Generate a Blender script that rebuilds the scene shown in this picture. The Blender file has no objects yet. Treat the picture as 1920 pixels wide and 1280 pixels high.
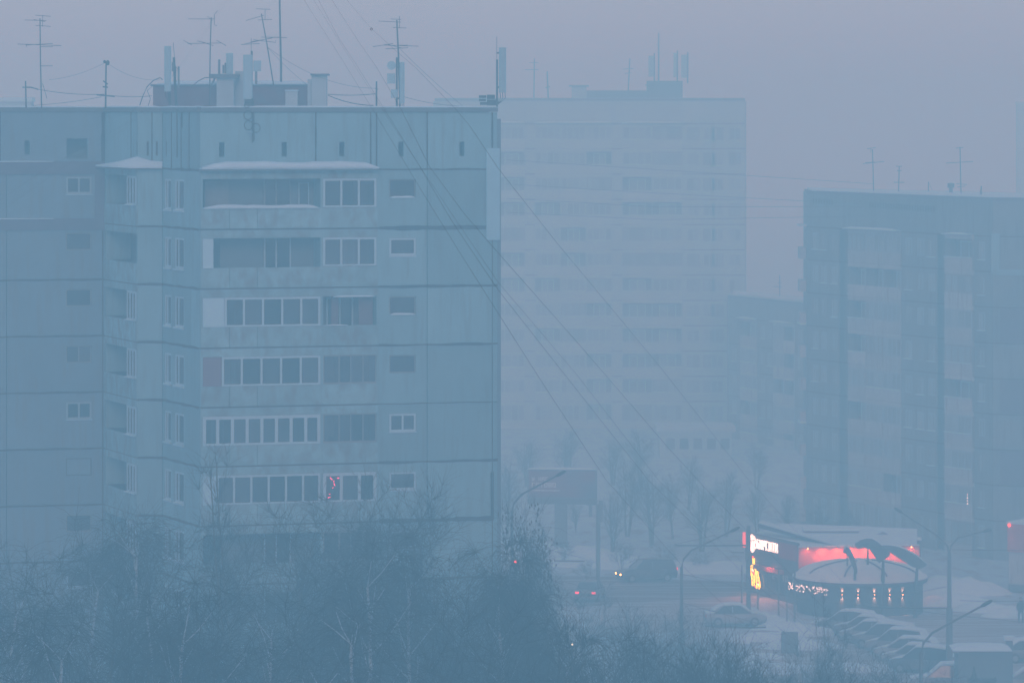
import bpy, math, random
import numpy as np
from mathutils import Vector

# ------------------------------------------------------------------ camera, sky, sun, exposure
S = bpy.context.scene
C = S.collection
F = 7860.0            # focal length in photo pixels (1920 wide)
H = 36.0              # eye height above the snow
cam = bpy.data.objects.new('camera', bpy.data.cameras.new('camera'))
C.objects.link(cam); S.camera = cam
cam.location = (0, 0, H); cam.rotation_euler = (math.pi / 2, 0, 0)
cam.data.lens = F / 1920 * 36; cam.data.sensor_width = 36
cam.data.shift_y = -440 / 1920; cam.data.clip_start = .5; cam.data.clip_end = 12000

W = bpy.data.worlds.new('World'); S.world = W; W.use_nodes = True
nt = W.node_tree; bg = nt.nodes['Background']
sky = nt.nodes.new('ShaderNodeTexSky'); sky.sky_type = 'NISHITA'; sky.sun_disc = False
sky.sun_elevation = math.radians(20); sky.sun_rotation = math.radians(180)
sky.altitude = 200; sky.dust_density = 1; sky.ozone_density = 3
veil = nt.nodes.new('ShaderNodeMix'); veil.data_type = 'RGBA'      # overcast veil over the clear sky
veil.inputs[0].default_value = .82; veil.inputs[7].default_value = (2.80, 3.68, 5.0, 1)
nt.links.new(sky.outputs[0], veil.inputs[6]); nt.links.new(veil.outputs[2], bg.inputs[0])
bg.inputs[1].default_value = .1
sun = bpy.data.objects.new('sun', bpy.data.lights.new('sun', 'SUN')); C.objects.link(sun)
sun.data.energy = .5; sun.data.angle = math.radians(20); sun.data.color = (1, .92, .86)
sun.rotation_euler = (math.radians(70), 0, math.radians(0))
S.view_settings.view_transform = 'Standard'; S.view_settings.look = 'None'
S.view_settings.exposure = .35; S.view_settings.gamma = 1
S.cycles.volume_bounces = 2; S.cycles.max_bounces = 5; S.cycles.transparent_max_bounces = 6
S.cycles.use_adaptive_sampling = False
S.cycles.use_denoising = True
S.cycles.denoising_prefilter = 'ACCURATE'
RNG = random.Random(7)

# ------------------------------------------------------------------ materials
def mat(name, col, rough=.85, var=.12, scale=1.2, metal=0, stretch=(1, 1, 1), rnd=0., bump=0., dirt=None, spec=.3):
    m = bpy.data.materials.new(name); m.use_nodes = True
    t = m.node_tree; b = t.nodes['Principled BSDF']; L = t.links.new
    b.inputs['Roughness'].default_value = rough; b.inputs['Metallic'].default_value = metal
    b.inputs['Specular IOR Level'].default_value = spec
    g = t.nodes.new('ShaderNodeNewGeometry'); mp = t.nodes.new('ShaderNodeMapping')
    mp.inputs['Scale'].default_value = stretch; L(g.outputs['Position'], mp.inputs[0])
    n = t.nodes.new('ShaderNodeTexNoise'); n.inputs['Scale'].default_value = scale; n.inputs['Detail'].default_value = 5
    n.inputs['Roughness'].default_value = .62; L(mp.outputs[0], n.inputs[0])
    r = t.nodes.new('ShaderNodeMapRange'); r.inputs[1].default_value = .3; r.inputs[2].default_value = .7
    r.inputs[3].default_value = 1 - var; r.inputs[4].default_value = 1 + var; L(n.outputs[0], r.inputs[0])
    f = r.outputs[0]
    if rnd:
        oi = t.nodes.new('ShaderNodeObjectInfo'); rr = t.nodes.new('ShaderNodeMapRange')
        rr.inputs[3].default_value = 1 - rnd; rr.inputs[4].default_value = 1 + rnd; L(oi.outputs['Random'], rr.inputs[0])
        mu = t.nodes.new('ShaderNodeMath'); mu.operation = 'MULTIPLY'; L(f, mu.inputs[0]); L(rr.outputs[0], mu.inputs[1]); f = mu.outputs[0]
    v = t.nodes.new('ShaderNodeVectorMath'); v.operation = 'SCALE'; v.inputs[0].default_value = col
    L(f, v.inputs['Scale']); out = v.outputs[0]
    if dirt:
        dcol, dscale, lo, hi, dst = dirt
        mp2 = t.nodes.new('ShaderNodeMapping'); mp2.inputs['Scale'].default_value = dst; L(g.outputs['Position'], mp2.inputs[0])
        n2 = t.nodes.new('ShaderNodeTexNoise'); n2.inputs['Scale'].default_value = dscale; n2.inputs['Detail'].default_value = 6; L(mp2.outputs[0], n2.inputs[0])
        r2 = t.nodes.new('ShaderNodeMapRange'); r2.inputs[1].default_value = lo; r2.inputs[2].default_value = hi; L(n2.outputs[0], r2.inputs[0])
        mx = t.nodes.new('ShaderNodeMix'); mx.data_type = 'RGBA'; L(r2.outputs[0], mx.inputs[0]); L(out, mx.inputs[6]); mx.inputs[7].default_value = (*dcol, 1); out = mx.outputs[2]
    L(out, b.inputs['Base Color'])
    if bump:
        bp = t.nodes.new('ShaderNodeBump'); bp.inputs['Strength'].default_value = bump; bp.inputs['Distance'].default_value = .08
        L(n.outputs[0], bp.inputs['Height']); L(bp.outputs[0], b.inputs['Normal'])
    return m
def glow(name, col, strength):
    m = bpy.data.materials.new(name); m.use_nodes = True; b = m.node_tree.nodes['Principled BSDF']
    b.inputs['Base Color'].default_value = (*col, 1); b.inputs['Emission Color'].default_value = (*col, 1)
    b.inputs['Emission Strength'].default_value = strength
    try: m.cycles.emission_sampling = 'NONE'
    except Exception: pass
    return m
def glassmat(name, col, tr=.45):
    m = mat(name, col, .1, .3, .7, rnd=.85, spec=.6)
    t = m.node_tree; b = t.nodes['Principled BSDF']; o = t.nodes['Material Output']
    tb = t.nodes.new('ShaderNodeBsdfTransparent'); mx = t.nodes.new('ShaderNodeMixShader'); mx.inputs[0].default_value = tr
    t.links.new(b.outputs[0], mx.inputs[1]); t.links.new(tb.outputs[0], mx.inputs[2]); t.links.new(mx.outputs[0], o.inputs['Surface'])
    return m
STREAK = (3, 3, .35)
M = dict(
    panel=mat('panel_paint', (.20, .37, .44), var=.10, scale=.8, rnd=.13, stretch=(1, 1, .6), dirt=((.15, .24, .28), 1.1, .5, .85, STREAK)),
    panelgrey=mat('panel_pebble', (.16, .25, .32), var=.10, scale=.8, rnd=.05, dirt=((.17, .19, .21), 1.1, .5, .8, STREAK)),
    parapet=mat('parapet_concrete', (.23, .40, .46), var=.22, scale=1.6, rnd=.1, dirt=((.17, .22, .25), 1.3, .45, .7, (1.6, 1.6, 1.0))),
    band=mat('painted_band', (.13, .12, .16), var=.15, scale=1.5),
    insul=mat('insulation_render', (.32, .56, .70), var=.06),
    joint=mat('joint_bitumen', (.035, .035, .045), var=.3, scale=3),
    core=mat('inner_wall', (.15, .2, .23), var=.12, rnd=0),
    dark=mat('dark_opening', (.035, .04, .05), var=.2),
    frame=mat('white_plastic_frame', (.42, .60, .72), .4, .05),
    frameold=mat('weathered_wood_frame', (.22, .24, .25), .7, .2),
    glass=glassmat('window_glass', (.065, .075, .09)),
    glassf=glassmat('far_window_glass', (.06, .08, .10), .05),
    snow=mat('snow', (.54, .72, .86), .75, .05, 2, bump=.5),
    domesnow=mat('dome_snow', (.70, .82, .90), .75, .05, 2, bump=.4),
    glasspale=mat('fog_paled_glass', (.22, .30, .33), .4, .2, .5, rnd=.25),  # panes paled so distant windows fade; the haze is put into their colour
    curtpale=mat('pale_curtain', (.30, .38, .43), .9, .15, 3, rnd=.3),
    frameleft=mat('grey_window_frame', (.28, .38, .44), .5, .05),
    snowroof=mat('roof_snow', (.54, .72, .86), .75, .05, .6, bump=.3),
    ground=mat('ground_snow', (.36, .47, .57), .8, .12, .25, bump=.6, dirt=((.22, .23, .25), .8, .5, .68, (1, .3, 1))),
    road=mat('packed_dirty_snow', (.24, .245, .27), .8, .18, .3, dirt=((.42, .46, .50), .9, .46, .64, (.1, 1.5, 1)), bump=.3),
    asphalt=mat('road_asphalt', (.11, .11, .12), .8, .2, .5, dirt=((.34, .36, .39), .9, .48, .66, (.08, 1.4, 1))),
    brick=mat('red_brick', (.18, .105, .12), .9, .18, 2, dirt=((.14, .15, .17), 1.5, .5, .75, (1, 1, 1))),
    plaster=mat('shaft_plaster', (.36, .44, .48), .9, .1),
    fascia=mat('roof_fascia', (.13, .16, .19), .7, .15, 2),
    metal=mat('dark_steel', (.06, .075, .085), .5, .15),
    galv=mat('galvanised_steel', (.13, .16, .18), .45, .12),
    radome=mat('antenna_radome', (.30, .46, .55), .5, .04),
    cable=mat('black_cable', (.02, .022, .028), .6, .05),
    redpan=mat('red_board', (.36, .07, .08), .7, .1),
    brownpan=mat('brown_board', (.20, .11, .13), .8, .1),
    lightpan=mat('pale_board', (.42, .66, .80), .7, .06),
    curtain=mat('brown_curtain', (.17, .11, .12), .9, .2, 4, stretch=(6, 6, .4)),
    birch=mat('birch_bark', (.34, .40, .46), .9, .2, 5, dirt=((.10, .10, .10), 3, .58, .66, (1, 1, 3))),
    bark=mat('dark_bark', (.09, .075, .065), .95, .25, 4),
    twig=mat('birch_twigs', (.02, .02, .024), .9, .2, 3),
    twig2=mat('shrub_twigs', (.022, .022, .026), .9, .2, 3),
    leaf=mat('ash_keys', (.045, .035, .03), .9, .3, 8),
    fir=mat('fir_needles', (.03, .05, .035), .9, .3, 8),
    wallfar=mat('far_panel', (.36, .47, .52), .9, .06, .35, rnd=.03),  # wall kept sky-pale: the fog's fade is painted into the colour
    walllog=mat('far_parapet', (.38, .49, .54), .9, .08, .6, rnd=.06),  # close to the wall tone, fog's loss of contrast put into the colour
    rfac=mat('right_panel', (.18, .225, .245), .9, .12, .6, rnd=.09, dirt=((.10, .12, .14), .8, .5, .75, STREAK)),
    rlog=mat('right_parapet', (.40, .45, .47), .9, .14, .8, rnd=.15, dirt=((.2, .2, .2), 1, .55, .75, STREAK)),
    redwall=mat('red_render', (.46, .11, .10), .8, .06, 1),
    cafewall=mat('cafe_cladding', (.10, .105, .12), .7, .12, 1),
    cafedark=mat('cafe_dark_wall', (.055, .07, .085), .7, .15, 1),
    petal=mat('petal_steel', (.07, .10, .125), .6, .1),
    kiosk=mat('kiosk_metal', (.12, .16, .19), .6, .1),
    rubber=mat('tyre_rubber', (.02, .02, .02), .9, .1),
    rim=mat('wheel_rim', (.3, .3, .32), .4, .05, metal=.6),
    carglass=mat('car_glass', (.03, .035, .04), .12, .1, spec=.6),
    coat=mat('dark_coat', (.03, .03, .035), .9, .1), skin=mat('skin', (.45, .28, .22), .6, .05),
    board=mat('billboard_print', (.22, .09, .12), .7, .15, .3, dirt=((.10, .13, .17), .3, .42, .6, (1, 1, 1))),
    boardtext=mat('billboard_lettering', (.75, .75, .75), .7, .03),
    signgrey=mat('sign_grey_letters', (.35, .38, .42), .6, .05),
)
SIGNW = glow('sign_white_light', (1, .93, .95), 2.6)
NEONY = glow('neon_yellow', (1, .70, .0), 3.6)
NEONR = glow('neon_red', (1, .03, .05), 2.2)
NEONW = glow('neon_white', (1, .9, .6), 3)
NEONB = mat('neon_backing', (.25, .02, .015), .6, .1)
FAIRY = glow('fairy_bulb', (1, .95, .95), 3.5)
LAMPW = glow('warm_lamp', (1, .45, .15), 14)
LAMPR = glow('red_lamp', (1, .06, .03), 3.5)
TAILR = glow('tail_light', (1, .03, .10), 1.6)
HEADY = glow('headlight_warm', (1, .6, .18), 8)
PINKL = glow('pink_window_light', (1, .05, .18), 1.6)
REDPANEL = glow('red_light_box', (1, .12, .10), .9)

# ------------------------------------------------------------------ helpers
def XY(px, d): return Vector(((px - 960) / F * d, d))
def P(px, py, d): return Vector(((px - 960) / F * d, d, H - (py - 200) / F * d))
def Z(py, d): return H - (py - 200) / F * d
def tag(o, label=None, cat=None, group=None, kind=None):
    if label: o['label'] = label
    if cat: o['category'] = cat
    if group: o['group'] = group
    if kind: o['kind'] = kind
    return o
def thing(name, label, cat, loc, group=None, rz=0):
    o = bpy.data.objects.new(name, None); C.objects.link(o); o.location = loc; o.rotation_euler = (0, 0, rz)
    o.empty_display_size = .3
    return tag(o, label, cat, group)
class MB:
    def __init__(s): s.v = []; s.f = []; s.m = []
    def quadbox(s, c):   # 8 corners, order x0/x1 * y0/y1 * z0/z1
        k = len(s.v); s.v += [tuple(p) for p in c]
        for q in ((0, 1, 3, 2), (4, 6, 7, 5), (0, 4, 5, 1), (2, 3, 7, 6), (0, 2, 6, 4), (1, 5, 7, 3)): s.f.append(tuple(k + i for i in q))
        return s
    def box(s, x0, x1, y0, y1, z0, z1): return s.quadbox([(x, y, z) for x in (x0, x1) for y in (y0, y1) for z in (z0, z1)])
    def fbox(s, fc, u0, u1, z0, z1, w0, w1):
        c = []
        for u in (u0, u1):
            for w in (w0, w1):
                p = fc.at(u, w)
                for z in (z0, z1): c.append((p.x, p.y, z))
        return s.quadbox(c)
    def slab(s, fc, u0, u1, z0, z1, holes, w0, w1):
        us = sorted({u0, u1, *[a for h in holes for a in (max(u0, h[0]), min(u1, h[1]))]})
        zs = sorted({z0, z1, *[a for h in holes for a in (max(z0, h[2]), min(z1, h[3]))]})
        def solid(i, j):
            if i < 0 or j < 0 or i >= len(us) - 1 or j >= len(zs) - 1: return False
            uc = (us[i] + us[i + 1]) / 2; zc = (zs[j] + zs[j + 1]) / 2
            return not any(h[0] < uc < h[1] and h[2] < zc < h[3] for h in holes)
        idx = {}
        def V(i, j, w):
            if (i, j, w) not in idx:
                p = fc.at(us[i], w1 if w else w0); idx[(i, j, w)] = len(s.v); s.v.append((p.x, p.y, zs[j]))
            return idx[(i, j, w)]
        for i in range(len(us) - 1):
            for j in range(len(zs) - 1):
                if not solid(i, j): continue
                s.f.append((V(i, j, 1), V(i + 1, j, 1), V(i + 1, j + 1, 1), V(i, j + 1, 1)))
                s.f.append((V(i, j, 0), V(i, j + 1, 0), V(i + 1, j + 1, 0), V(i + 1, j, 0)))
                if not solid(i - 1, j): s.f.append((V(i, j, 0), V(i, j, 1), V(i, j + 1, 1), V(i, j + 1, 0)))
                if not solid(i + 1, j): s.f.append((V(i + 1, j, 0), V(i + 1, j + 1, 0), V(i + 1, j + 1, 1), V(i + 1, j, 1)))
                if not solid(i, j - 1): s.f.append((V(i, j, 0), V(i + 1, j, 0), V(i + 1, j, 1), V(i, j, 1)))
                if not solid(i, j + 1): s.f.append((V(i, j + 1, 0), V(i, j + 1, 1), V(i + 1, j + 1, 1), V(i + 1, j + 1, 0)))
        return s
    def tube(s, pts, r, n=5, cap=True):
        pts = [Vector(p) for p in pts]; rs = r if isinstance(r, (list, tuple)) else [r] * len(pts)
        k = len(s.v)
        for i, p in enumerate(pts):
            d = (pts[min(i + 1, len(pts) - 1)] - pts[max(i - 1, 0)]).normalized()
            a = d.cross(Vector((0, 0, 1)) if abs(d.z) < .9 else Vector((1, 0, 0))).normalized(); b = d.cross(a)
            for j in range(n):
                an = 2 * math.pi * j / n; q = p + (a * math.cos(an) + b * math.sin(an)) * rs[i]; s.v.append(tuple(q))
        for i in range(len(pts) - 1):
            for j in range(n):
                s.f.append((k + i * n + j, k + i * n + (j + 1) % n, k + (i + 1) * n + (j + 1) % n, k + (i + 1) * n + j))
        if cap and n > 2:
            s.f.append(tuple(k + j for j in range(n))[::-1]); s.f.append(tuple(k + (len(pts) - 1) * n + j for j in range(n)))
        return s
    def prism(s, poly, z0, z1):
        k = len(s.v); n = len(poly)
        s.v += [(p[0], p[1], z0) for p in poly] + [(p[0], p[1], z1) for p in poly]
        s.f.append(tuple(range(k, k + n))[::-1]); s.f.append(tuple(range(k + n, k + 2 * n)))
        for i in range(n): s.f.append((k + i, k + (i + 1) % n, k + n + (i + 1) % n, k + n + i))
        return s
    def extr(s, poly, off):     # 3-D polygon extruded by a vector
        k = len(s.v); n = len(poly); off = Vector(off)
        s.v += [tuple(p) for p in poly] + [tuple(Vector(p) + off) for p in poly]
        s.f.append(tuple(range(k, k + n))); s.f.append(tuple(range(k + n, k + 2 * n))[::-1])
        for i in range(n): s.f.append((k + i, k + n + i, k + n + (i + 1) % n, k + (i + 1) % n))
        return s
    def ball(s, c, r, n=6, m=4, sz=1):
        k = len(s.v)
        for i in range(m + 1):
            th = math.pi * i / m
            for j in range(n):
                ph = 2 * math.pi * j / n
                s.v.append((c[0] + r * math.sin(th) * math.cos(ph), c[1] + r * math.sin(th) * math.sin(ph), c[2] + r * sz * math.cos(th)))
        for i in range(m):
            for j in range(n): s.f.append((k + i * n + j, k + (i + 1) * n + j, k + (i + 1) * n + (j + 1) % n, k + i * n + (j + 1) % n))
        return s
    def lathe(s, c, prof, n=24):
        k = len(s.v)
        for r, z in prof:
            for j in range(n):
                a = 2 * math.pi * j / n; s.v.append((c[0] + r * math.cos(a), c[1] + r * math.sin(a), z))
        for i in range(len(prof) - 1):
            for j in range(n): s.f.append((k + i * n + j, k + i * n + (j + 1) % n, k + (i + 1) * n + (j + 1) % n, k + (i + 1) * n + j))
        return s
    def build(s, name, m, parent=None, smooth=False):
        me = bpy.data.meshes.new(name)
        o0 = Vector((0, 0, 0))
        q = parent
        while q is not None: o0 = o0 + Vector(q.location); q = q.parent
        me.from_pydata([(a - o0.x, b - o0.y, c - o0.z) for a, b, c in s.v], [], s.f)
        me.materials.append(m)
        if smooth:
            me.polygons.foreach_set('use_smooth', [True] * len(me.polygons))
        me.update()
        o = bpy.data.objects.new(name, me); C.objects.link(o)
        if parent is not None: o.parent = parent
        return o
class Face:
    def __init__(s, A, B):
        s.A = Vector(A); s.B = Vector(B); s.L = (s.B - s.A).length; s.t = (s.B - s.A) / s.L
        s.n = Vector((s.t.y, -s.t.x))
        if s.n.dot(-(s.A + s.B) / 2) < 0: s.n = -s.n
    def at(s, u, w=0): return s.A + s.t * u + s.n * w
    def u(s, px):
        k = (px - 960) / F
        return (k * s.A.y - s.A.x) / (s.t.x - k * s.t.y)
def PF(px0, d0, px1, d1): return Face(XY(px0, d0), XY(px1, d1))
def box_thing(name, label, cat, px0, px1, y0, y1, d, dep, m, group=None, m2=None):
    mb = MB(); a = P(px0, y1, d); b = P(px1, y0, d); mb.box(a.x, b.x, d, d + dep, a.z, b.z)
    o = thing(name, label, cat, (a.x, d, a.z), group); return o, mb
def wavy(fc, u0, u1, z, w0, w1, h, seed, parent, name='snow_cap', m=None, step=.35):
    """uneven bank of snow lying along a ledge"""
    r = random.Random(seed); n = max(3, int((u1 - u0) / step)); mb = MB(); k = 0
    prof = []
    hh = h
    for i in range(n + 1):
        hh = .6 * hh + .4 * h * r.uniform(.6, 1.35); e = min(i, n - i) / max(1, n * .12)
        prof.append(hh * min(1, .25 + e))
    for i in range(n + 1):
        u = u0 + (u1 - u0) * i / n
        for w, zz in ((w0, z), (w0, z + prof[i] * .8), ((w0 + w1) / 2, z + prof[i]), (w1, z + prof[i] * .65), (w1 + .02, z - .02)):
            p = fc.at(u, w); mb.v.append((p.x, p.y, zz))
    for i in range(n):
        for j in range(4): mb.f.append((5 * i + j, 5 * i + j + 1, 5 * i + j + 6, 5 * i + j + 5))
        mb.f.append((5 * i + 4, 5 * i, 5 * i + 5, 5 * i + 9))
    mb.f.append((0, 1, 2, 3, 4)); mb.f.append(tuple(5 * n + j for j in (4, 3, 2, 1, 0)))
    return mb.build(name, m or M['snow'], parent, True)
def glazing(fc, u0, u1, z0, z1, w, cuts, parent, fm=None, gm=None, t=.06, name='window', low=.08):
    """frame with mullions at the given fractions, one pane per bay as sub-part"""
    fm = fm or M['frame']; gm = gm or M['glass']
    e = [0] + list(cuts) + [1]; holes = []
    for a, b in zip(e[:-1], e[1:]):
        holes.append((u0 + (u1 - u0) * a + (t if a == 0 else t / 2), u0 + (u1 - u0) * b - (t if b == 1 else t / 2), z0 + low, z1 - t))
    fr = MB().slab(fc, u0, u1, z0, z1, holes, w - .04, w + .04).build(name, fm, parent)
    for h in holes:
        MB().fbox(fc, h[0] + .002, h[1] - .002, h[2] + .002, h[3] - .002, w - .012, w + .008).build('pane', gm, fr)
    return fr
def sealant(fc, u0, u1, z, parent, th=.05, seed=0, m=None, vertical=None):
    """bitumen smeared along a panel joint, uneven in thickness"""
    r = random.Random(seed); n = max(4, int((u1 - u0) / .25)); mb = MB(); a = th
    for i in range(n + 1):
        a = .5 * a + .5 * th * r.uniform(.45, 1.7); u = u0 + (u1 - u0) * i / n
        for w, dz in ((-.05, a), (.025, a), (.025, -a), (-.05, -a)):
            p = fc.at(u, w); mb.v.append((p.x, p.y, z + dz + .01 * math.sin(u * 3)))
    for i in range(n):
        for j in range(3): mb.f.append((4 * i + j, 4 * i + j + 1, 4 * i + j + 5, 4 * i + j + 4))
    return mb.build('joint_sealant', m or M['joint'], parent)
def vjoint(fc, u, z0, z1, parent, th=.035, seed=0):
    r = random.Random(seed); n = max(3, int((z1 - z0) / .3)); mb = MB(); a = th
    for i in range(n + 1):
        a = .5 * a + .5 * th * r.uniform(.4, 1.8); z = z0 + (z1 - z0) * i / n
        for w, du in ((-.05, -a), (.022, -a), (.022, a), (-.05, a)):
            p = fc.at(u + du, w); mb.v.append((p.x, p.y, z))
    for i in range(n):
        for j in range(3): mb.f.append((4 * i + j, 4 * i + j + 1, 4 * i + j + 5, 4 * i + j + 4))
    return mb.build('joint_sealant', M['joint'], parent)

# ------------------------------------------------------------------ setting: ground, roads
def structure(mb, name, m): return tag(mb.build(name, m), kind='structure')
xs = list(np.linspace(-2600, -60, 12)) + list(np.linspace(-50, 70, 121)) + list(np.linspace(80, 2600, 12))
ys = list(np.linspace(-120, 200, 8)) + list(np.linspace(210, 460, 201)) + list(np.linspace(480, 5200, 20))
gm = MB(); nr = np.random.RandomState(3)
ph = nr.uniform(0, 6.28, (14, 3)); fr = nr.uniform(.1, .9, (14, 2))
def gh(x, y):
    v = sum(math.sin(fr[i][0] * x + fr[i][1] * y * .6 + ph[i][0]) for i in range(14)) / 14
    return -.08 + .12 * v
for y in ys:
    for x in xs: gm.v.append((x, y, gh(x, y)))
nx = len(xs)
for j in range(len(ys) - 1):
    for i in range(nx - 1): gm.f.append((j * nx + i, j * nx + i + 1, (j + 1) * nx + i + 1, (j + 1) * nx + i))
g = structure(gm, 'ground', M['ground']); g.data.polygons.foreach_set('use_smooth', [True] * len(g.data.polygons))
def sheet(name, poly, z, m): return structure(MB().prism([tuple(p) for p in poly], z - .2, z), name, m)
sheet('road', [XY(-1200, 330), XY(1135, 321), XY(1420, 317), XY(1425, 309), XY(1130, 303), XY(-1200, 300)], .06, M['asphalt'])
sheet('side_road', [XY(1130, 303), XY(1425, 309), XY(1405, 296), XY(1380, 290), XY(1120, 286)], .056, M['road'])
sheet('parking_lot', [XY(1400, 287), XY(1560, 294), XY(1560, 297), XY(1745, 297), XY(1850, 303), XY(2100, 306), XY(2150, 240), XY(1560, 240), XY(1430, 262)], .05, M['road'])

def mound(name, px, d, rx, ry, h, seed, m=None, rz=0):
    r = random.Random(seed); mb = MB(); c = XY(px, d); n = 22; a = [r.uniform(0, 6.28) for _ in range(10)]
    for j in range(n + 1):
        for i in range(n + 1):
            u = -1.15 + 2.3 * i / n; v = -1.15 + 2.3 * j / n; q = u * u + v * v
            z = h * max(0, 1 - q) ** .8
            z *= .72 + .2 * math.sin(5 * u + a[0]) * math.sin(4 * v + a[1]) + .2 * math.sin(9 * u + a[2] + 3 * v) * math.cos(8 * v + a[3]) + .1 * math.sin(19 * u + a[4]) * math.sin(15 * v + a[5])
            x = u * rx; y = v * ry
            mb.v.append((c.x + x * math.cos(rz) - y * math.sin(rz), c.y + x * math.sin(rz) + y * math.cos(rz), z - .25 if q > 1 else z - .05))
    for j in range(n):
        for i in range(n): mb.f.append((j * (n + 1) + i, j * (n + 1) + i + 1, (j + 1) * (n + 1) + i + 1, (j + 1) * (n + 1) + i))
    o = mb.build(name, m or M['snow'], None, True); return tag(o, kind='structure')
for i, (px, d, rx, ry, h, rz) in enumerate([(1395, 296.5, 1.9, 1.0, .9, -.6), (1432, 293, 2.2, 1.4, .8, -.3), (1475, 289, 2.6, 1.6, .7, -.2),
        (1515, 286, 2.4, 1.4, .9, .1), (1445, 283, 3, 1.6, .8, 0), (1500, 279, 3.2, 1.8, .7, 0), (1550, 292.5, 1.2, .8, .5, 0),
        (1790, 303, 3.2, 1.6, 1.0, -.1), (1850, 299, 2.8, 1.4, .9, -.3), (1760, 311, 5.5, 2.5, 1.5, 0), (1900, 296, 2.5, 1.5, .8, 0),
        (1230, 328, 5, 2, .7, 0), (1330, 326, 6, 2.4, .8, 0), (1150, 330, 5, 2, .8, .1), (1070, 335, 5, 3, 1.1, 0), (1000, 338, 4, 3, 1.0, 0),
        (1400, 268, 5, 3, .8, .1), (1340, 274, 5, 2.5, .6, 0), (1590, 268, 4, 2, .6, .2), (1655, 306.5, 5.5, 1.2, .3, 0)]):
    mound('snow_bank', px, d, rx, ry, h, 40 + i, rz=rz)

# ------------------------------------------------------------------ near apartment block
def offset_poly(pts, dist):
    out = []; n = len(pts)
    for i in range(n):
        a, b, c = pts[i - 1], pts[i], pts[(i + 1) % n]
        d1 = (b - a).normalized(); d2 = (c - b).normalized(); n1 = Vector((-d1.y, d1.x)); n2 = Vector((-d2.y, d2.x))
        k = 1 + n1.dot(n2); out.append(b + (n1 + n2) * (dist / k))
    return out
NB = thing('apartment_building', 'large pale blue panel block with loggias and many rooftop antennas, filling the left half', 'apartment block', (-12, 207, 0))
pl = [XY(-140, 209.0), XY(197, 211.2), XY(258, 205.4), XY(305, 205.4), XY(375, 200.0), XY(933, 204.2)]
dF = (pl[5] - pl[4]).normalized(); back = Vector((-dF.y, dF.x))
br = pl[5] + back * 13; bl = pl[0] + Vector((0, 14)); outline = pl + [br, bl]
MB().prism([tuple(p) for p in offset_poly(outline, 1.45)], -.2, 35.4).build('inner_wall', M['core'], NB)
MB().prism([tuple(p) for p in offset_poly(outline, .35)], 35.4, 35.75).build('roof', M['fascia'], NB)
MB().prism([tuple(p) for p in offset_poly(outline, .4)], 35.753, 35.93).build('roof_snow', M['snowroof'], NB)
sd = Face(pl[5], br)                                     # right gable and the rear, closed
for fc in (sd, Face(br, bl)):
    MB().fbox(fc, .12, fc.L - .1, -.2, 35.4, -.2, 0).build('wall', M['panelgrey'], NB)
ST = 2.83; Z0 = 32.96
zk = [Z0 - ST * k for k in range(12)]
fL, fB, fN, fO, fF = (Face(pl[i], pl[i + 1]) for i in range(5))
fB = Face(pl[1], pl[2]); TH = .14
# roof edge: fascia boards and snow lip
for fc, nm in ((fL, 0), (fB, 1), (fN, 2), (fO, 3), (fF, 4)):
    MB().fbox(fc, .01, fc.L - .01, 35.74, 35.97, -.34, .10).build('fascia', M['fascia'], NB)
    wavy(fc, .02, fc.L - .02, 35.972, -.3, .11, .06, 60 + nm, NB, 'snow_lip', step=.5)
def panel(fc, u0, u1, z0, z1, holes=(), m='panel', w=0.): return MB().slab(fc, u0 + .02, u1 - .02, z0 + .02, z1 - .02, list(holes), w - TH, w).build('wall_panel', M[m], NB)
def small_window(fc, pxa, pxb, ztop, style, k):
    ua, ub = fc.u(pxa), fc.u(pxb); z1 = ztop - .48; z0 = z1 - .88
    if style == 'two': glazing(fc, ua + .01, ub - .01, z0 + .01, z1 - .01, -.05, [.5], NB, t=.09, low=.1, fm=M['frameleft'] if fc is fL else None)
    elif style == 'one': glazing(fc, ua + .01, ub - .01, z0 + .01, z1 - .01, -.05, [], NB, t=.09, low=.12)
    elif style == 'half':
        fr_ = glazing(fc, ua + .01, ub - .01, z0 + .01, z1 - .01, -.05, [], NB, t=.08, low=.12)
        MB().fbox(fc, ua + .1, ub - .1, z0 + .45, z1 - .1, -.08, -.065).build('blind', M['lightpan'], fr_)
    elif style == 'blocked':
        MB().fbox(fc, ua + .05, ub - .05, z0 + .05, z1 - .05, -.12, -.06).build('infill_panel', M['panelgrey'], NB)
        MB().fbox(fc, ua + .004, ub - .004, z0 + .004, z1 - .004, -.2, -.125).build('window_reveal', M['joint'], NB)
    else:
        glazing(fc, ua + .01, ub - .01, z0 + .01, z1 - .01, -.11, [.5] if style == 'old2' else [], NB, fm=M['frameold'], t=.05, low=.06)
    if style in ('snow',): wavy(fc, ua + .06, ub - .06, z0 + .0, -.10, .04, .09, 300 + k, NB, 'snow_cap', step=.2)
    if style in ('two', 'one', 'half'): MB().fbox(fc, ua - .03, ub + .03, z0 - .04, z0 + .004, -.04, .05).build('window_sill', M['frame'], NB)
frontst = ['snow', 'one', 'snow', 'old', 'two', 'half', 'one', 'old', 'two', 'old', 'one']
leftst = ['two', 'old', 'old', 'old2', 'two', 'blocked', 'old', 'one', 'two', 'old', 'old']
zall = [Z0] + zk[1:] + [-.2]
def hole(fc, a, b, zt): return (fc.u(a), fc.u(b), zt - .48 - .88, zt - .48)
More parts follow.
